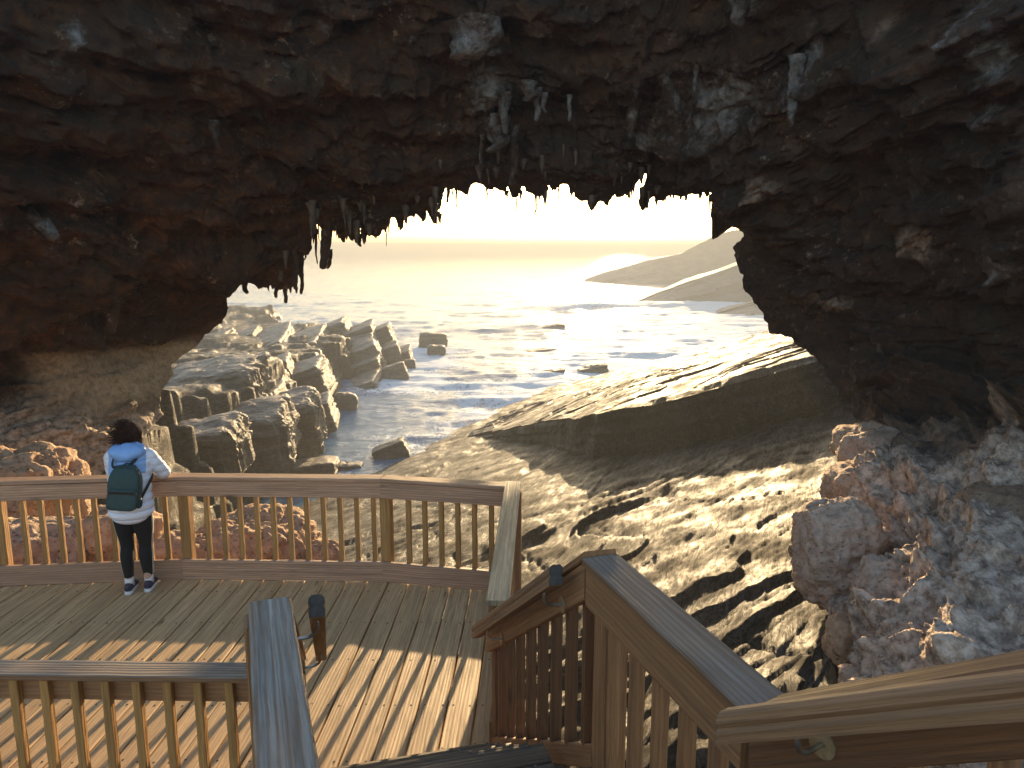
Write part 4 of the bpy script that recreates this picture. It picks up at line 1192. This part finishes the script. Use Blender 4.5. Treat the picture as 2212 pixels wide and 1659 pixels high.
# blocks of the ridge on the left, boxes read from an enlarged tracing
def zr(x, y): return (440 + x / 3.072) * 0.8640625, (760 + y / 3.072) * 0.8640625
RIDGE = [
    # x0, y0, x1, y1, Y, ry tilt, label
    (1080, 120, 1345, 330, 63, -.25, 'tallest block on the crest of the left sea ridge'),
    (1500, 150, 1670, 330, 63, -.30, 'square block at the seaward tip of the ridge crest'),
    (1290, 150, 1540, 330, 62, -.22, 'leaning block next to the square tip block on the ridge crest'),
    (870, 195, 1170, 370, 60, -.2, 'bright faced block halfway along the ridge crest'),
    (600, 180, 890, 330, 62, -.16, 'long low block on the landward half of the ridge crest'),
    (380, 205, 650, 350, 62, -.14, 'low sloping block on the ridge crest near the arch'),
    (150, 225, 430, 380, 60, -.12, 'lowest ridge block, partly hidden by the left edge of the arch'),
    (800, 270, 1140, 460, 56, -.25, 'wide stepped block below the bright faced crest block'),
    (500, 270, 860, 440, 55, -.16, 'long layered block in the middle of the ridge'),
    (1120, 290, 1570, 520, 58, -.18, 'broad dark block under the leaning crest blocks'),
    (1240, 390, 1600, 640, 56, -.12, 'big shaded block standing over the channel'),
    (1255, 550, 1590, 760, 52, -.1, 'jutting shaded block at the water below the big ridge block'),
    (1560, 290, 1730, 460, 60, -.1, 'dark wet block in the surf off the ridge tip'),
    (1700, 320, 1810, 440, 61, .1, 'small round rock beside the dark wet block in the surf'),
    (840, 430, 1170, 720, 43, -.14, 'tall dark faced block behind the ribbed ledge end'),
    (470, 400, 730, 640, 40, -.08, 'split block with a dark cleft on the left ledge'),
    (690, 400, 870, 580, 42, -.08, 'pale topped block right of the split block'),
    (110, 400, 620, 800, 33, -.10, 'bulging ribbed rock face beside the foot of the arch'),
    (650, 545, 840, 700, 38, -.12, 'small square block in front of the tall dark faced block'),
    (480, 650, 790, 860, 34, -.12, 'slanting layered block in front of the ribbed rock face'),
    (720, 640, 1070, 1100, 33, -.12, 'steep ribbed end of the left ledge dropping to the water'),
    (1000, 700, 1190, 920, 38, -.05, 'round shouldered wet rock behind the ribbed ledge end'),
    (370, 720, 830, 1200, 29, -.08, 'near dark step of the left ledge with rough edges'),
    (60, 850, 470, 1250, 24, -.06, 'hazy dark rock wall below the left arch foot'),
]
for i, (x0, y0, x1, y1, Y, ry, lab) in enumerate(RIDGE):
    a = zr(x0, y0); b = zr(x1, y1)
    c = at((a[0] + b[0]) / 2, (a[1] + b[1]) / 2, Y)
    w_, h_ = px_size(b[0] - a[0], Y), px_size(b[1] - a[1], Y)
    rib = i in (17, 20, 22, 23)
    if i >= 16: w_ *= 1.22
    stretch = 1.55 if not rib else 1.15
    dip = -0.27 + ry * 0.35
    sx = w_ * stretch
    o = rock_block('ledge_block', c, (sx, max(w_ * 1.3, 2.6), h_ * 0.80 + 0.4), 0.12 + random.uniform(-.10, .10), (0.10 + random.uniform(-.04, .04), dip if not rib else dip * 0.5), M['ledge'], 300 + i * 3, n=60 if rib else 34,
                   k=7 if rib else 18, layer=0.10 if rib else 0.08, rough=0.085 if rib else 0.05, flute=0.16 if rib else 0.0)
    o.location.x -= (sx - w_) * 0.46
    o.location.z -= 0.30 + (sx - w_) * 0.46 * math.tan(-dip) * 0.8
    tag(o, lab, 'rock', 'blocks of the left rock ledge')

def sea_rock(lab, x0, y0, x1, y1, seed, ry=-.15, k=8.0, hs=1.0):
    c = on_plane((x0 + x1) / 2, y1, SEA_Z); Y = c[1]
    w_, h_ = px_size(x1 - x0, Y), px_size(y1 - y0, Y) * hs
    o = rock_block('sea_rock', (c[0], c[1] + w_ * 0.25, SEA_Z + h_ * 0.30), (w_ * 0.95, w_ * 0.6, h_ * 1.5), 0.1, (0.0, ry), M['ledge'], seed, n=20, k=k, layer=0.05, rough=0.10)
    tag(o, lab, 'rock', 'rocks standing in the water')
sea_rock('squat pair topped rock in white water beyond the ridge', 903, 722, 966, 756, 401, .05)
sea_rock('smaller rock just in front of the squat rock beyond the ridge', 922, 748, 962, 770, 403, .05)
sea_rock('dark triangular slab sticking out of the water beside the shelf', 803, 962, 882, 993, 405, -.38, 10)
sea_rock('flat dark slab awash just behind the deck railing', 590, 1006, 726, 1036, 407, -.06, 10)
sea_rock('thin dark sliver of rock right of the flat awash slab', 716, 1006, 782, 1018, 409, 0, 10)
sea_rock('round wet rock alone in the channel', 713, 852, 772, 890, 411, .05, 4)
sea_rock('low pointed rock at the foot of the ridge with a bright side', 826, 790, 880, 822, 413, -.3)
sea_rock('small cube of rock at the seaward end of the low pointed rock', 872, 778, 898, 800, 415, -.1)
sea_rock('brown rock almost swamped by surf in mid channel', 1166, 699, 1222, 709, 417, -.1, hs=.6)
sea_rock('dark long rock in foam against the shelf edge', 1246, 788, 1316, 805, 419, -.2, hs=.7)
sea_rock('low rock in foam left of the long dark rock by the shelf', 1168, 796, 1222, 810, 421, -.15, hs=.6)
sea_rock('foam washed hump in the surf above mid channel', 1130, 750, 1205, 764, 423, -.1, 4, .5)

# headlands across the bay
def headland(name, lab, prof, ybase, Y, depth, seed, mat):
    """prof: (x, y top) in tracing pixels at distance Y; front foot on the water"""
    prof = np.array(prof, float)
    nu, nv, nk = 320, 70, 40
    u = np.linspace(prof[0, 0], prof[-1, 0], nu)
    top = np.interp(u, prof[:, 0], prof[:, 1])
    P = np.array([at(a, b, Y) for a, b in zip(u, top)])
    X = P[:, 0]; ztop = P[:, 2]
    rows = []
    for k in range(nk):
        t = k / (nk - 1)
        lay = np.round(2.5 * vnoise(np.stack([0 * X + t * 5 - X * 0.04, X * 0.02, 0 * X], -1), seed)) / 2.5
        y = Y - 16 * (1 - t) ** 1.0 + 1.2 * lay + 1.5 * fbm(np.stack([X * 0.12, 0 * X + t * 2, 0 * X], -1), 4, seed + 2)
        rows.append(np.stack([X, y, -7.5 + (ztop + 7.5) * t], -1))
    for k in range(1, nv):
        v = depth * (k / (nv - 1))
        z = ztop + 0.8 * fbm(np.stack([X * 0.1, 0 * X + v * 0.15, 0 * X], -1), 4, seed + 4) * min(1, v / 8) - (ztop + 8) * max(0, (k / (nv - 1)) - 0.25) ** 1.5
        rows.append(np.stack([X + 0.3 * v, Y + v + 0 * X, z], -1))
    V = np.concatenate(rows)
    o = mesh_np(name, V, grid_quads(len(rows), nu), mat)
    tag(o, lab, None, None, 'structure')
headland('headland', 'low dark headland sloping into the surf on the right', [(1325, 668), (1360, 655), (1420, 632), (1480, 610), (1540, 590), (1600, 570), (1700, 540), (1860, 500)], 700, 135, 60, 501, M['head'])
headland('point', 'small rock tongue in front of the low headland', [(1500, 690), (1560, 672), (1620, 655), (1700, 636), (1800, 610)], 700, 112, 14, 521, M['head'])
headland('far_headland', 'far hazy headland rising to the right', [(1262, 604), (1300, 590), (1340, 580), (1400, 562), (1470, 548), (1510, 526), (1545, 508), (1590, 498), (1640, 492), (1900, 484)], 603, 215, 100, 541, M['head'])

# ------------------------------------------------------------------ sunlit spray haze in the arch and over the bay
bm = bmesh.new(); bmesh.ops.create_cube(bm, size=1.0)
for v in bm.verts:
    v.co = Vector((v.co.x * 2800, v.co.y * 2800, -13 if v.co.z < 0 else 10.4))
hz = bm_obj('haze', bm, None)
hm = bpy.data.materials.new('sea_haze'); hm.use_nodes = True
t = hm.node_tree; t.nodes.remove(t.nodes['Principled BSDF'])
pv = t.nodes.new('ShaderNodeVolumePrincipled')
pv.inputs['Color'].default_value = (0.27, 0.285, 0.30, 1)
pv.inputs['Density'].default_value = 0.0042
pv.inputs['Anisotropy'].default_value = 0.3
t.links.new(pv.outputs[0], t.nodes['Material Output'].inputs['Volume'])
hz.data.materials.append(hm)
tag(hz, None, None, None, 'stuff')

# ------------------------------------------------------------------ the person at the railing
def loft(bm, path, radii, n=24, cap=True, bulge=None):
    """tube through points with elliptical radii [(rx, ry)], x axis kept near world x"""
    rings = []
    path = [Vector(p) for p in path]
    for i, p in enumerate(path):
        t = (path[min(i + 1, len(path) - 1)] - path[max(i - 1, 0)]).normalized()
        ref = Vector((0, 1, 0)) if abs(t.y) < 0.75 else Vector((0, 0, 1))
        x = ref.cross(t); x.normalize(); y = t.cross(x)
        rx, ry = radii[i] if isinstance(radii[i], tuple) else (radii[i], radii[i])
        rings.append([bm.verts.new(p + x * (rx * math.cos(2 * math.pi * k / n)) + y * (ry * math.sin(2 * math.pi * k / n))) for k in range(n)])
    for i in range(len(rings) - 1):
        for k in range(n):
            bm.faces.new((rings[i][k], rings[i][(k + 1) % n], rings[i + 1][(k + 1) % n], rings[i + 1][k]))
    if cap:
        for r_, p in ((rings[0], path[0]), (rings[-1], path[-1])):
            c = bm.verts.new(p)
            for k in range(n): bm.faces.new((r_[k], r_[(k + 1) % n], c))

def interp_path(pts, radii, m):
    """catmull-rom through pts (and radii)"""
    P = np.array([list(p) for p in pts], float)
    R = np.array([r if isinstance(r, tuple) else (r, r) for r in radii], float)
    A = np.hstack([P, R]); n = len(A)
    out = []
    for i in range(n - 1):
        p0, p1, p2, p3 = A[max(i - 1, 0)], A[i], A[i + 1], A[min(i + 2, n - 1)]
        for k in range(m):
            t = k / m
            out.append(0.5 * ((2 * p1) + (-p0 + p2) * t + (2 * p0 - 5 * p1 + 4 * p2 - p3) * t * t + (-p0 + 3 * p1 - 3 * p2 + p3) * t ** 3))
    out.append(A[-1])
    out = np.array(out)
    return [tuple(o[:3]) for o in out], [tuple(o[3:]) for o in out]

def ellip(bm, c, r, sub=3, rot=None):
    res = bmesh.ops.create_icosphere(bm, subdivisions=sub, radius=1.0)
    m = Matrix.Translation(Vector(c)) @ (rot.to_4x4() if rot is not None else Matrix()) @ Matrix.Diagonal((*r, 1))
    bmesh.ops.transform(bm, matrix=m, verts=res['verts'])
    return res['verts']

def fuse(o, vox, smooth_it=4):
    m = o.modifiers.new('join', 'REMESH'); m.mode = 'VOXEL'; m.voxel_size = vox; m.use_smooth_shade = True
    s = o.modifiers.new('soften', 'SMOOTH'); s.factor = 0.5; s.iterations = smooth_it
    return o

M['skin'] = mat_simple('skin', (0.55, 0.34, 0.25), 0.5, 0, 60, 0.08)
M['hair'] = mat_simple('dark_brown_hair', (0.045, 0.020, 0.011), 0.75, 0, 80, 0.5, 0.6, 120, 0.006)
M['hair'].node_tree.nodes['Principled BSDF'].inputs['Specular IOR Level'].default_value = 0.12
M['legging'] = mat_simple('black_leggings', (0.004, 0.004, 0.005), 0.9, 0, 90, 0.2)
M['stripe'] = mat_simple('pale_side_stripe', (0.45, 0.42, 0.36), 0.6)
M['sole'] = mat_simple('white_sole', (0.62, 0.60, 0.60), 0.6, 0, 30, 0.1)
M['shoe'] = mat_simple('purple_mesh_shoe', (0.035, 0.028, 0.055), 0.7, 0, 60, 0.6, 0.5, 160, 0.004)
M['sock'] = mat_simple('white_sock', (0.7, 0.68, 0.66), 0.8)
M['pack'] = mat_simple('dark_green_fabric', (0.012, 0.040, 0.038), 0.65, 0, 40, 0.2, 0.4, 260, 0.003)
M['strap'] = mat_simple('black_webbing', (0.008, 0.009, 0.011), 0.7)
M['zip'] = mat_simple('black_zip', (0.005, 0.005, 0.006), 0.4)
def mat_jacket():
    t = NT('puffer_jacket'); p = t.obj()
    sp = t.n('SeparateXYZ'); t.t.links.new(p, sp.inputs[0])
    ax = t.math('ABSOLUTE', sp.outputs[0])
    yoke = t.math('MULTIPLY', t.math('GREATER_THAN', sp.outputs[2], 1.205), t.math('LESS_THAN', ax, 0.165))
    c = t.mix(yoke, (0.74, 0.74, 0.82), (0.25, 0.40, 0.68))
    seam = t.math('MULTIPLY', t.math('ABSOLUTE', t.math('SINE', t.math('MULTIPLY', sp.outputs[2], math.pi / 0.078))), 1.0)
    wr = t.noise(t.mapping(p, (1, 1, 2.2)), 26, 5, 0.6)
    c = t.mix(t.ramp(seam, [(0.0, 0.5), (0.13, 0.0)]), c, (0.33, 0.35, 0.44))
    h = t.math('ADD', t.math('MULTIPLY', wr, 0.6), t.math('POWER', seam, 0.5))
    t.set(Base_Color=c, Roughness=0.5, Normal=t.bump(h, 0.6, 0.012))
    return t.m
M['jacket'] = mat_jacket()
M['hood'] = mat_simple('blue_hood', (0.22, 0.37, 0.66), 0.55, 0, 9, 0.12, 0.6, 22, 0.015)

def build_person():
    root = empty('person', (-3.46, 6.69, 0), math.radians(10))
    tag(root, 'person in pale blue puffer jacket and black leggings leaning on the railing', 'person')
    root.scale = (.955, .955, .955)
    # joints
    hipL, hipR = (-.085, .00, .87), (.085, .00, .87)
    kneeL, kneeR = (-.078, .035, .475), (.084, .045, .475)
    ankL, ankR = (-.082, .015, .085), (.086, .05, .085)
    shL, shR = (-.150, .085, 1.345), (.155, .085, 1.345)
    elL, elR = (-.205, .25, 1.135), (.262, .19, 1.135)
    wrL, wrR = (-.06, .36, 1.135), (.08, .375, 1.135)
    head = Vector((.012, .150, 1.525))
    # ---- body: one continuous skin
    bm = bmesh.new()
    loft(bm, *interp_path([(0, .0, .80), (0, -.005, .90), (0, .01, 1.03), (0, .045, 1.2), (0, .075, 1.34), (0, .085, 1.395)],
                          [(.15, .10), (.165, .115), (.125, .095), (.15, .105), (.14, .085), (.06, .055)], 5))
    loft(bm, *interp_path([(0, .085, 1.36), (.002, .11, 1.43), (.006, .13, 1.48)], [(.058, .058), (.05, .052), (.052, .056)], 4))
    for h, k, a in ((hipL, kneeL, ankL), (hipR, kneeR, ankR)):
        mid = tuple((h[i] + k[i]) / 2 for i in range(3)); calf = (k[0] * .75 + a[0] * .25, k[1] * .75 + a[1] * .25 - .025, k[2] * .75 + a[2] * .25)
        loft(bm, *interp_path([h, mid, k, calf, a, (a[0], a[1] + .005, .05)], [(.085, .095), (.075, .082), (.052, .055), (.052, .056), (.034, .038), (.034, .04)], 5))
        loft(bm, *interp_path([(a[0], a[1] - .055, .035), (a[0], a[1] + .03, .045), (a[0] + .004, a[1] + .12, .03), (a[0] + .004, a[1] + .165, .022)], [(.030, .030), (.036, .036), (.040, .025), (.026, .014)], 4))
    for s_, e, w_, sg in ((shL, elL, wrL, -1), (shR, elR, wrR, 1)):
        loft(bm, *interp_path([s_, tuple((s_[i] + e[i]) / 2 for i in range(3)), e, tuple((e[i] + w_[i]) / 2 for i in range(3)), w_], [(.052, .052), (.044, .044), (.036, .036), (.034, .034), (.024, .024)], 5))
        # hand: palm, four curled fingers of different length and a thumb
        d = (Vector(w_) - Vector(e)).normalized(); sd_ = d.cross(Z).normalized() * (1 if sg > 0 else -1)
        pc = Vector(w_) + d * .045
        q = d.to_track_quat('Y', 'Z').to_matrix()
        ellip(bm, pc, (.040, .052, .017), 3, q)
        for i, (off, ln_) in enumerate(((-.027, .062), (-.009, .074), (.009, .069), (.027, .055))):
            b_ = pc + d * .040 + sd_ * off
            pts = [b_, b_ + d * ln_ * .45 + Z * .004, b_ + d * ln_ * .85 - Z * .010, b_ + d * ln_ - Z * .024]
            loft(bm, *interp_path(pts, [.0092, .0088, .008, .0062], 4), n=12)
        b_ = pc - d * .018 - sd_ * .030
        pts = [b_, b_ - sd_ * .018 + d * .022, b_ - sd_ * .024 + d * .046 - Z * .004, b_ - sd_ * .020 + d * .064 - Z * .010]
        loft(bm, *interp_path(pts, [.012, .0105, .009, .007], 4), n=12)
    # head with face
    ellip(bm, head + Vector((0, -.005, .02)), (.075, .092, .098), 4)
    ellip(bm, head + Vector((0, .028, -.045)), (.058, .062, .070), 4)
    ellip(bm, head + Vector((0, .072, -.092)), (.024, .018, .018), 3)           # chin
    loft(bm, [head + Vector((0, .084, .012)), head + Vector((0, .098, -.012)), head + Vector((0, .112, -.034)), head + Vector((0, .092, -.046))], [.008, .010, .014, .010], n=12)
    for sg in (-1, 1):
        ellip(bm, head + Vector((.074 * sg, -.005, -.012)), (.009, .020, .031), 3)          # ears
        ellip(bm, head + Vector((.030 * sg, .082, .018)), (.022, .010, .006), 3)            # brow
        ellip(bm, head + Vector((.040 * sg, .066, -.030)), (.020, .018, .016), 3)           # cheek
    ellip(bm, head + Vector((0, .086, -.064)), (.024, .010, .0055), 3)                      # lips
    ellip(bm, head + Vector((0, .085, -.072)), (.020, .010, .006), 3)
    body = bm_obj('body', bm, M['skin'], root, True); fuse(body, .006, 3)
    for sg in (-1, 1):
        bm = bmesh.new(); ellip(bm, head + Vector((.030 * sg, .078, .002)), (.012, .010, .009), 3); bm_obj('eye', bm, M['sock'], root, True)
    # ---- leggings
    bm = bmesh.new()
    g = .007
    loft(bm, *interp_path([(0, .0, .80), (0, -.01, .87), (0, .0, .97)], [(.14, .105), (.178, .135), (.155, .115)], 5))
    for h, k, a in ((hipL, kneeL, ankL), (hipR, kneeR, ankR)):
        mid = tuple((h[i] + k[i]) / 2 for i in range(3)); calf = (k[0] * .72 + a[0] * .28, k[1] * .72 + a[1] * .28 - .028, k[2] * .72 + a[2] * .28)
        loft(bm, *interp_path([(h[0], h[1] - .01, h[2]), mid, k, calf, (a[0], a[1], a[2] + .075)], [(.096, .112), (.084, .092), (.060, .063), (.060, .064), (.043, .047)], 6))
    fuse(bm_obj('leggings', bm, M['legging'], root, True), .008, 3)
    for sg, h, k, a in ((-1, hipL, kneeL, ankL), (1, hipR, kneeR, ankR)):
        st = Wood()
        pts = [(h[0] + .094 * sg, h[1] - .005, .80), ((h[0] + k[0]) / 2 + .086 * sg, (h[1] + k[1]) / 2, .67), (k[0] + .061 * sg, k[1], .475), (k[0] * .72 + a[0] * .28 + .061 * sg, k[1] * .72 + a[1] * .28 - .02, .36), (a[0] + .044 * sg, a[1], .17)]
        pp, _ = interp_path(pts, [.01] * 5, 6)
        bm = bmesh.new(); prev = None
        for p in pp:
            r_ = [bm.verts.new((p[0] + dx_ * sg, p[1] + dy_, p[2])) for dx_, dy_ in ((-.006, -.014), (.004, -.011), (.005, .011), (-.006, .014))]
            if prev:
                for i in range(4): bm.faces.new((prev[i], prev[(i + 1) % 4], r_[(i + 1) % 4], r_[i]))
            prev = r_
        bm_obj('side_stripe', bm, M['stripe'], root, True)
    # ---- socks and shoes
    for sg, a in ((-1, ankL), (1, ankR)):
        bm = bmesh.new()
        loft(bm, [(a[0], a[1], .165), (a[0], a[1], .12), (a[0], a[1] + .005, .075)], [(.041, .045), (.041, .045), (.043, .05)]); bm_obj('sock', bm, M['sock'], root, True)
        bm = bmesh.new()
        y0 = a[1]
        loft(bm, *interp_path([(a[0], y0 - .080, .055), (a[0], y0 - .055, .062), (a[0], y0 + .0, .070), (a[0], y0 + .06, .058), (a[0] + .004, y0 + .125, .046), (a[0] + .004, y0 + .172, .036)],
                              [(.020, .030), (.036, .044), (.041, .050), (.043, .036), (.044, .026), (.024, .014)], 5))
        shoe = bm_obj('shoe', bm, M['shoe'], root, True); fuse(shoe, .005, 2)
        bm = bmesh.new()
        ring = []
        outl = [(.0, -.092), (.026, -.083), (.036, -.05), (.037, .0), (.043, .06), (.046, .11), (.038, .155), (.016, .182), (-.012, .182), (-.034, .158), (-.043, .11), (-.040, .06), (-.037, .0), (-.036, -.05), (-.026, -.083)]
        for z_, gr in ((.002, .94), (.010, 1.02), (.030, 1.04), (.038, .98)):
            ring.append([bm.verts.new((a[0] + x_ * gr + .001, y0 + y_ * gr, z_ + (.010 if y_ > .12 and z_ < .02 else 0))) for x_, y_ in outl])
        n = len(outl)
        for i in range(3):
            for k_ in range(n): bm.faces.new((ring[i][k_], ring[i][(k_ + 1) % n], ring[i + 1][(k_ + 1) % n], ring[i + 1][k_]))
        bm.faces.new(ring[0][::-1]); bm.faces.new(ring[-1])
        bm_obj('sole', bm, M['sole'], shoe, True)
    # ---- jacket: torso with quilted rolls and sleeves, one surface
    bm = bmesh.new()
    prof = [(.785, -.005, .190, .150), (.83, -.008, .205, .160), (.90, -.008, .203, .156), (1.0, .0, .192, .145), (1.1, .02, .190, .142), (1.2, .045, .195, .142), (1.29, .066, .195, .135), (1.36, .080, .165, .112), (1.41, .088, .105, .085), (1.44, .092, .08, .075)]
    pr = np.array(prof); zz = np.linspace(pr[0, 0], pr[-1, 0], 84)
    path, rad = [], []
    for z_ in zz:
        yy, rx, ry = (np.interp(z_, pr[:, 0], pr[:, i]) for i in (1, 2, 3))
        b_ = .011 * (abs(math.sin(math.pi * z_ / .078)) ** .55 - .7)
        if z_ < .80: b_ -= .006
        path.append((0, yy, z_)); rad.append((rx + b_, ry + b_))
    loft(bm, path, rad, 40)
    for s_, e, w_, sg in ((shL, elL, wrL, -1), (shR, elR, wrR, 1)):
        pts = [(s_[0] * .55, s_[1], s_[2] - .005), s_, (s_[0] * .45 + e[0] * .55, s_[1] * .5 + e[1] * .5 - .02, s_[2] * .5 + e[2] * .5 + .01), e, tuple(e[i] * .5 + w_[i] * .5 for i in range(3)), tuple(e[i] * .08 + w_[i] * .92 for i in range(3))]
        pp, rr = interp_path(pts, [.070, .073, .068, .062, .056, .045], 10)
        rr = [(r_[0] + .008 * (abs(math.sin(i * math.pi / 5.2)) ** .55 - .7),) * 2 for i, r_ in enumerate(rr)]
        loft(bm, pp, rr, 28)
    # longer rounded tail at the back
    v_ = ellip(bm, (0, -.055, .80), (.165, .100, .085), 4)
    j = fuse(bm_obj('jacket', bm, M['jacket'], root, True), .0075, 2)
    # ---- hood lying on the back
    bm = bmesh.new()
    v_ = ellip(bm, (0, .015, 1.405), (.168, .118, .082), 5)
    for q in v_:
        p = q.co
        a_ = math.atan2(p.y - .015, p.x)
        n_ = float(vnoise(np.array([[p.x * 14, p.y * 14, p.z * 26]]), 601)[0])
        q.co += (p - Vector((0, .015, 1.405))).normalized() * (.008 * n_)
        if p.y > .06: q.co.z += .02
        q.co.z -= .030 * max(0, -(p.y - .015)) / .118 * (1 - (p.x / .168) ** 2)
    v2 = ellip(bm, (0, .075, 1.438), (.122, .095, .045), 4)
    fuse(bm_obj('hood', bm, M['hood'], root, True), .008, 3)
    # ---- hair: a full dark mass and loose strands blown to the left
    bm = bmesh.new()
    ellip(bm, head + Vector((-.006, -.030, .028)), (.100, .098, .110), 4)
    ellip(bm, head + Vector((-.035, -.045, -.055)), (.092, .072, .095), 4)
    ellip(bm, head + Vector((.045, -.03, -.040)), (.052, .060, .080), 4)
    ellip(bm, head + Vector((-.085, -.03, -.085)), (.035, .04, .055), 3)
    for q in bm.verts:
        p = np.array([[q.co.x * 22, q.co.y * 22, q.co.z * 13]])
        q.co += (q.co - head).normalized() * (.016 * float(fbm(p, 3, 611)[0]))
    hair = bm_obj('hair', bm, M['hair'], root, True); fuse(hair, .006, 1)
    bm = bmesh.new()
    rr = random.Random(5)
    for i in range(700):
        th = rr.uniform(0, 2 * math.pi); ph = rr.uniform(-.5, 1.45)
        n_ = Vector((math.cos(th) * math.cos(ph), math.sin(th) * math.cos(ph), math.sin(ph)))
        if n_.y > .55: continue
        p = head + Vector((-.008, -.030, .020)) + Vector((n_.x * .102, n_.y * .100, n_.z * .112))
        L = rr.uniform(.06, .14); wl = rr.uniform(0, 6.3); wild = rr.random() ** 1.6
        pts = []
        for k_ in range(7):
            t_ = k_ / 6
            q = p + n_ * (.012 * math.sin(t_ * 3) + .03 * wild * t_) + Vector((-(.035 + .10 * wild) * t_ * L / .12, -.01 * t_, (-.95 + 1.15 * wild) * L * t_))
            q += Vector((math.sin(wl + t_ * 9), math.cos(wl + t_ * 8), .4 * math.sin(wl + 7 * t_))) * .009 * t_
            pts.append(q)
        tube_bm(bm, pts, .0030, 4, .0010)
    bm_obj('loose_strands', bm, M['hair'], hair, True)
    return root
person = build_person()

def build_backpack():
    rz = math.radians(10)
    root = empty('backpack', (-3.46, 6.69, 0), rz)
    tag(root, 'small dark green backpack hanging low on the back of the person', 'backpack')
    root.scale = (.955, .955, .955)
    cx, cy, cz = .020, -.190, 1.115
    sl_ = rot = Matrix.Rotation(math.radians(6), 3, 'Y') @ Matrix.Rotation(math.radians(-9), 3, 'X')
    def sup(cen, half, k1, n=24, top_round=True):
        v, f = CUBES.setdefault(n, cube_grid(n))
        q = v / ((np.abs(v) ** k1).sum(1) ** (1 / k1))[:, None]
        q = q.copy()
        if top_round:
            t_ = np.clip((q[:, 2] - .15) / .85, 0, 1)
            q[:, 0] *= 1 - .34 * t_ ** 2.2; q[:, 1] *= 1 - .25 * t_ ** 2
        q = q * np.array(half) + np.array(cen)
        q += .004 * fbm(q * 16, 3, 621)[:, None]
        return q @ np.array(rot).T + np.array((cx, cy, cz)), f
    v, f = sup((0, 0, 0), (.142, .072, .210), 4.5)
    main = mesh_np('main_bag', v, f, M['pack'], root)
    v, f = sup((0, -.070, -.105), (.128, .030, .100), 5, top_round=False)
    mesh_np('front_pocket', v, f, M['pack'], root)
    w = Wood(); R_ = rot
    c = Vector((cx, cy, cz))
    w.beam(c + R_ @ Vector((-.112, -.098, -.040)), c + R_ @ Vector((.112, -.098, -.040)), (0, 1, 0), Z, .010, .026, c=.003, seg=.02, jit=.0005)
    w.build('pocket_zip', M['zip'], root)
    bm = bmesh.new()
    pts = [c + R_ @ Vector((.135 * math.cos(a), -.048, .03 + .165 * math.sin(a))) for a in np.linspace(-.1, math.pi + .1, 24)]
    pts = [c + R_ @ Vector((.135 * math.cos(a) * (1 - .22 * max(0, math.sin(a)) ** 2), -.050, .02 + .175 * math.sin(a))) for a in np.linspace(-.1, math.pi + .1, 24)]
    tube_bm(bm, pts, .0045, 8); bm_obj('main_zip', bm, M['zip'], root, True)
    def strap(pts, w_=.028, th=.006):
        bm = bmesh.new(); prev = None
        pp, _ = interp_path(pts, [.01] * len(pts), 8)
        for i, p in enumerate(pp):
            t_ = (Vector(pp[min(i + 1, len(pp) - 1)]) - Vector(pp[max(i - 1, 0)])).normalized()
            out = (Vector(p) - Vector((0, .06, p[2]))).normalized(); s_ = t_.cross(out).normalized()
            r_ = [bm.verts.new(Vector(p) + s_ * (w_ / 2 * a_) + out * (th / 2 * b_)) for a_, b_ in ((-1, -1), (1, -1), (1, 1), (-1, 1))]
            if prev:
                for k_ in range(4): bm.faces.new((prev[k_], prev[(k_ + 1) % 4], r_[(k_ + 1) % 4], r_[k_]))
            else: bm.faces.new(r_)
            prev = r_
        bm.faces.new(prev[::-1])
        bm_obj('strap', bm, M['strap'], root, True)
    strap([c + R_ @ Vector((.118, -.01, -.165)), (.115, -.150, .955), (.172, -.105, 1.06), (.204, -.01, 1.14), (.205, .05, 1.17)])
    strap([c + R_ @ Vector((.05, .03, .185)), (.035, -.098, 1.29), (.085, -.075, 1.335), (.11, -.02, 1.375)])
    strap([c + R_ @ Vector((-.05, .03, .190)), (-.095, -.100, 1.29), (-.105, -.065, 1.345), (-.11, -.01, 1.38)])
    bm = bmesh.new()
    tube_bm(bm, [c + R_ @ Vector((x_, .03, .185 + .035 * math.cos(x_ * 28))) for x_ in np.linspace(-.045, .045, 9)], .006, 8); bm_obj('top_handle', bm, M['strap'], root, True)
    # side panel flap where the strap is sewn on
    bm = bmesh.new()
    ellip(bm, c + R_ @ Vector((.125, .0, -.13)), (.035, .05, .06), 3); bm_obj('side_panel', bm, M['pack'], root, True)
build_backpack()
